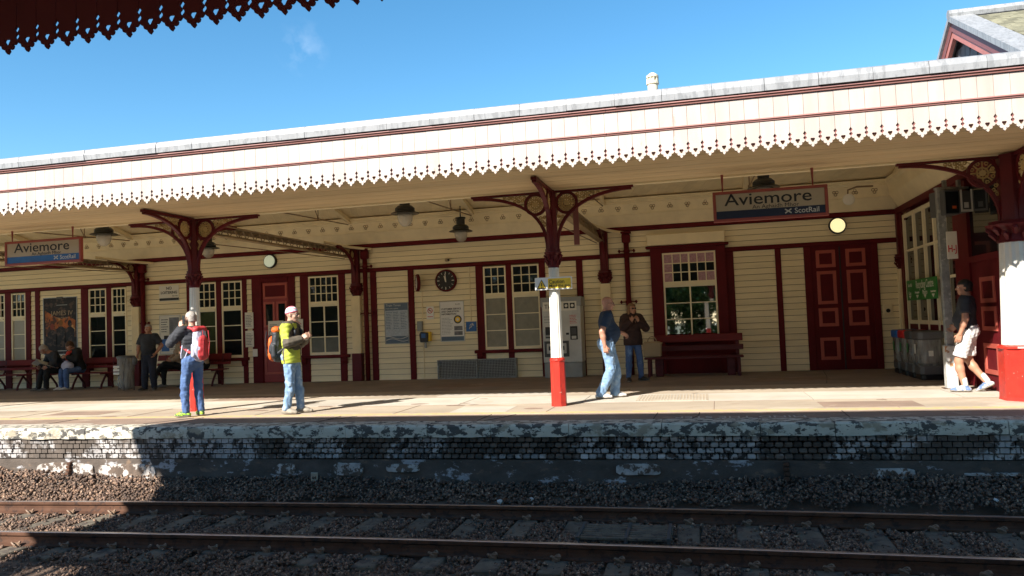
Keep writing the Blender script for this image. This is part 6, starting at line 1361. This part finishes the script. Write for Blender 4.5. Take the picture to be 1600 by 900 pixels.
things_field('cap', 'dark cap held in the hand of the stout standing man', 'cap', [('crown', F, 'cloth_grey', dict(h=0.011)), ('peak', G, 'cloth_grey', dict(h=0.008))], P6, rz6, 0.965)
# ---- seated people (hip height 0.55)
def seat(lean=0.0, legL=(0.42, 0.0), legR=(0.42, 0.0), sp=0.10, hz=0.56):
    """lean: forward lean angle of the trunk; leg: (knee forward, ankle forward offset)"""
    c, s = math.cos(lean), math.sin(lean); P = lambda u, x=0, y=0: (x, 0.0+s*u+c*y, hz+0.03+c*u-s*y)
    d = dict(pelvis=(0, 0, hz+0.03), waist=P(0.13, 0, 0.01), chest=P(0.35), neck=P(0.52), head=P(0.66, 0, 0.04), shL=P(0.47, -0.18), shR=P(0.47, 0.18), hipL=(-0.09, 0.02, hz), hipR=(0.09, 0.02, hz))
    for sd, sg, (kf, af) in (('L', -1, legL), ('R', 1, legR)): d['kn'+sd] = (sp*sg*1.2, kf, hz-0.03); d['an'+sd] = (sp*sg*1.2, kf+af, 0.085); d['toe'+sd] = (sp*sg*1.3, kf+af+0.16, 0.03)
    return d
# man bending over a newspaper
B1 = (-17.42, 18.42, 0); rb1 = rad(-205)
d = seat(0.55, (0.44, 0.02), (0.44, 0.10), 0.13); d.update(elL=(-0.30, 0.28, 0.78), wrL=(-0.22, 0.46, 0.66), elR=(0.30, 0.28, 0.78), wrR=(0.20, 0.48, 0.66)); d['head'] = (0, 0.46, 1.13)
person('elderly man in dark cardigan bent over a newspaper, left of the seated couple', B1, rb1, d, skin='skin_red', top=dict(m='charcoal', o=0.034, name='cardigan', fold=0.008, hem=0.0), legs=dict(m='cloth_black', o=0.016, o2=0.03), shoes='cloth_grey', hair=('short', 'hair_grey'), hd=(0, -0.65), res=0.016, hands=dict(L=dict(curl=0.9), R=dict(curl=0.9)), extra=dict(glasses='clear'))
n = empty('newspaper', B1, rb1); tag(n, 'open newspaper on the knees of the bent man', 'newspaper')
vs = []; 
for i in range(9):
    u = -0.34+0.085*i; zz = 0.68+0.05*math.cos(u*9)+0.02*math.sin(i*2.1)
    for v in range(5): vs.append((u, 0.30+0.085*v, zz+0.035*v-0.02*abs(u)))
fs = [(i*5+v, i*5+v+1, i*5+v+6, i*5+v+5) for i in range(8) for v in range(4)]; nb = MB().add(vs, fs); nb.add([(a, b, c-0.006) for a, b, c in vs], [f[::-1] for f in fs]); nb.build('pages', 'poster_print' if 'poster_print' in MATS else 'light_grey', n, smooth=False)
# woman reading beside him
B2 = (-16.82, 18.42, 0); rb2 = rad(-200)
d = seat(0.30, (0.42, 0.0), (0.42, 0.02), 0.10); d.update(elL=(-0.24, 0.20, 0.84), wrL=(-0.05, 0.38, 0.90), elR=(0.24, 0.20, 0.84), wrR=(0.05, 0.40, 0.90)); d['head'] = (0, 0.27, 1.20)
person('seated woman in black coat with orange-red scarf, jeans and white trainers, looking down', B2, rb2, d, skin='skin', top=dict(m='cloth_black', o=0.046, name='coat', fold=0.008, hem=-0.06, collar=0.02), legs=dict(m='denim', o=0.012, o2=0.024), shoes='cloth_white', hair=('fringe', 'hair_brown'), hd=(0, -0.5), res=0.016, hands=dict(L=dict(curl=0.9), R=dict(curl=0.9)), female=True)
F = Field(0.02)
for a, b in (((-0.12, 0.10, 1.10), (-0.03, 0.30, 1.02)), ((-0.03, 0.30, 1.02), (0.0, 0.34, 0.84)), ((0.12, 0.10, 1.10), (0.03, 0.30, 1.02)), ((0.03, 0.30, 1.02), (0.03, 0.36, 0.90)), ((-0.12, 0.10, 1.10), (0.12, 0.10, 1.10))): F.cone(a, b, 0.035, 0.035)
things_field('scarf', 'orange-red scarf round the neck of the seated woman', 'scarf', [('cloth', F, 'cloth_redbright', dict(h=0.011, fold=(0.005, 40, 2)))], B2, rb2)
F = Field(0.04); F.cone((-0.10, 0.32, 0.66), (0.12, 0.32, 0.66), 0.10, 0.11); F.cone((0, 0.36, 0.62), (0.02, 0.34, 0.74), 0.10, 0.07)
things_field('handbag', 'soft grey handbag on the lap of the seated woman in black', 'bag', [('sack', F, 'bag_lilac', dict(h=0.012, fold=(0.008, 26, 3)))], B2, rb2)
# far left, partly out of frame
B3 = (-19.95, 18.45, 0); rb3 = rad(-215)
d = seat(0.15, (0.42, 0.0), (0.42, 0.04)); d.update(elL=(-0.26, 0.12, 0.86), wrL=(-0.12, 0.30, 0.78), elR=(0.26, 0.12, 0.86), wrR=(0.12, 0.30, 0.78))
person('seated person in rust coloured coat cut by the left edge', B3, rb3, d, skin='skin_brown', top=dict(m='cloth_rust', o=0.04, name='coat', fold=0.008, hem=-0.05, collar=0.02), legs=dict(m='denim', o=0.014, o2=0.024), shoes='shoe_dark', hair=('fringe', 'hair_dark'), hd=(0.3, -0.3), res=0.017)
F = Field(0.04); F.cone((-0.12, 0.28, 0.62), (0.12, 0.30, 0.62), 0.12, 0.12); F.cone((0, 0.30, 0.6), (0, 0.28, 0.75), 0.10, 0.06)
things_field('handbag', 'brown bag on the lap of the person at the left edge', 'bag', [('sack', F, 'cloth_tan', dict(h=0.013, fold=(0.008, 26, 3)))], B3, rb3)
# two people on the bench behind the backpacker
B4 = (-14.02, 18.45, 0); rb4 = rad(-218)
B4 = (-13.62, 18.45, 0); rb4 = rad(-222)
d = seat(0.02, (0.40, 0.0), (0.42, 0.0), 0.09); d.update(knL=(-0.02, 0.42, 0.63), anL=(0.24, 0.62, 0.36), toeL=(0.33, 0.74, 0.36), knR=(0.08, 0.40, 0.53), elL=(-0.25, 0.06, 0.82), wrL=(-0.10, 0.26, 0.72), elR=(0.25, 0.08, 0.82), wrR=(0.10, 0.28, 0.72))
person('seated person in beige jacket and black trousers, legs crossed, left of the backpacker', B4, rb4, d, skin='skin', top=dict(m='cloth_beige', o=0.034, name='jacket', fold=0.008, hem=0.0, collar=0.02), legs=dict(m='cloth_black', o=0.012, o2=0.014), shoes='cloth_grey', hair=('fringe', 'hair_brown'), hd=(0.1, 0), res=0.017, female=True)
B5 = (-12.92, 18.42, 0); rb5 = rad(-205)
d = seat(0.12, (0.42, 0.0), (0.42, 0.06)); d.update(elL=(-0.26, 0.16, 0.84), wrL=(-0.12, 0.36, 0.74), elR=(0.26, 0.16, 0.84), wrR=(0.12, 0.36, 0.74))
person('seated man in beige jacket and black trousers, right behind the backpacker', B5, rb5, d, skin='skin_red', top=dict(m='cloth_beige', o=0.036, name='jacket', fold=0.008, hem=0.0, collar=0.02), legs=dict(m='cloth_black', o=0.016, o2=0.026), shoes='shoe_dark', hair=('short', 'hair_grey'), hd=(0.2, -0.15), res=0.017)
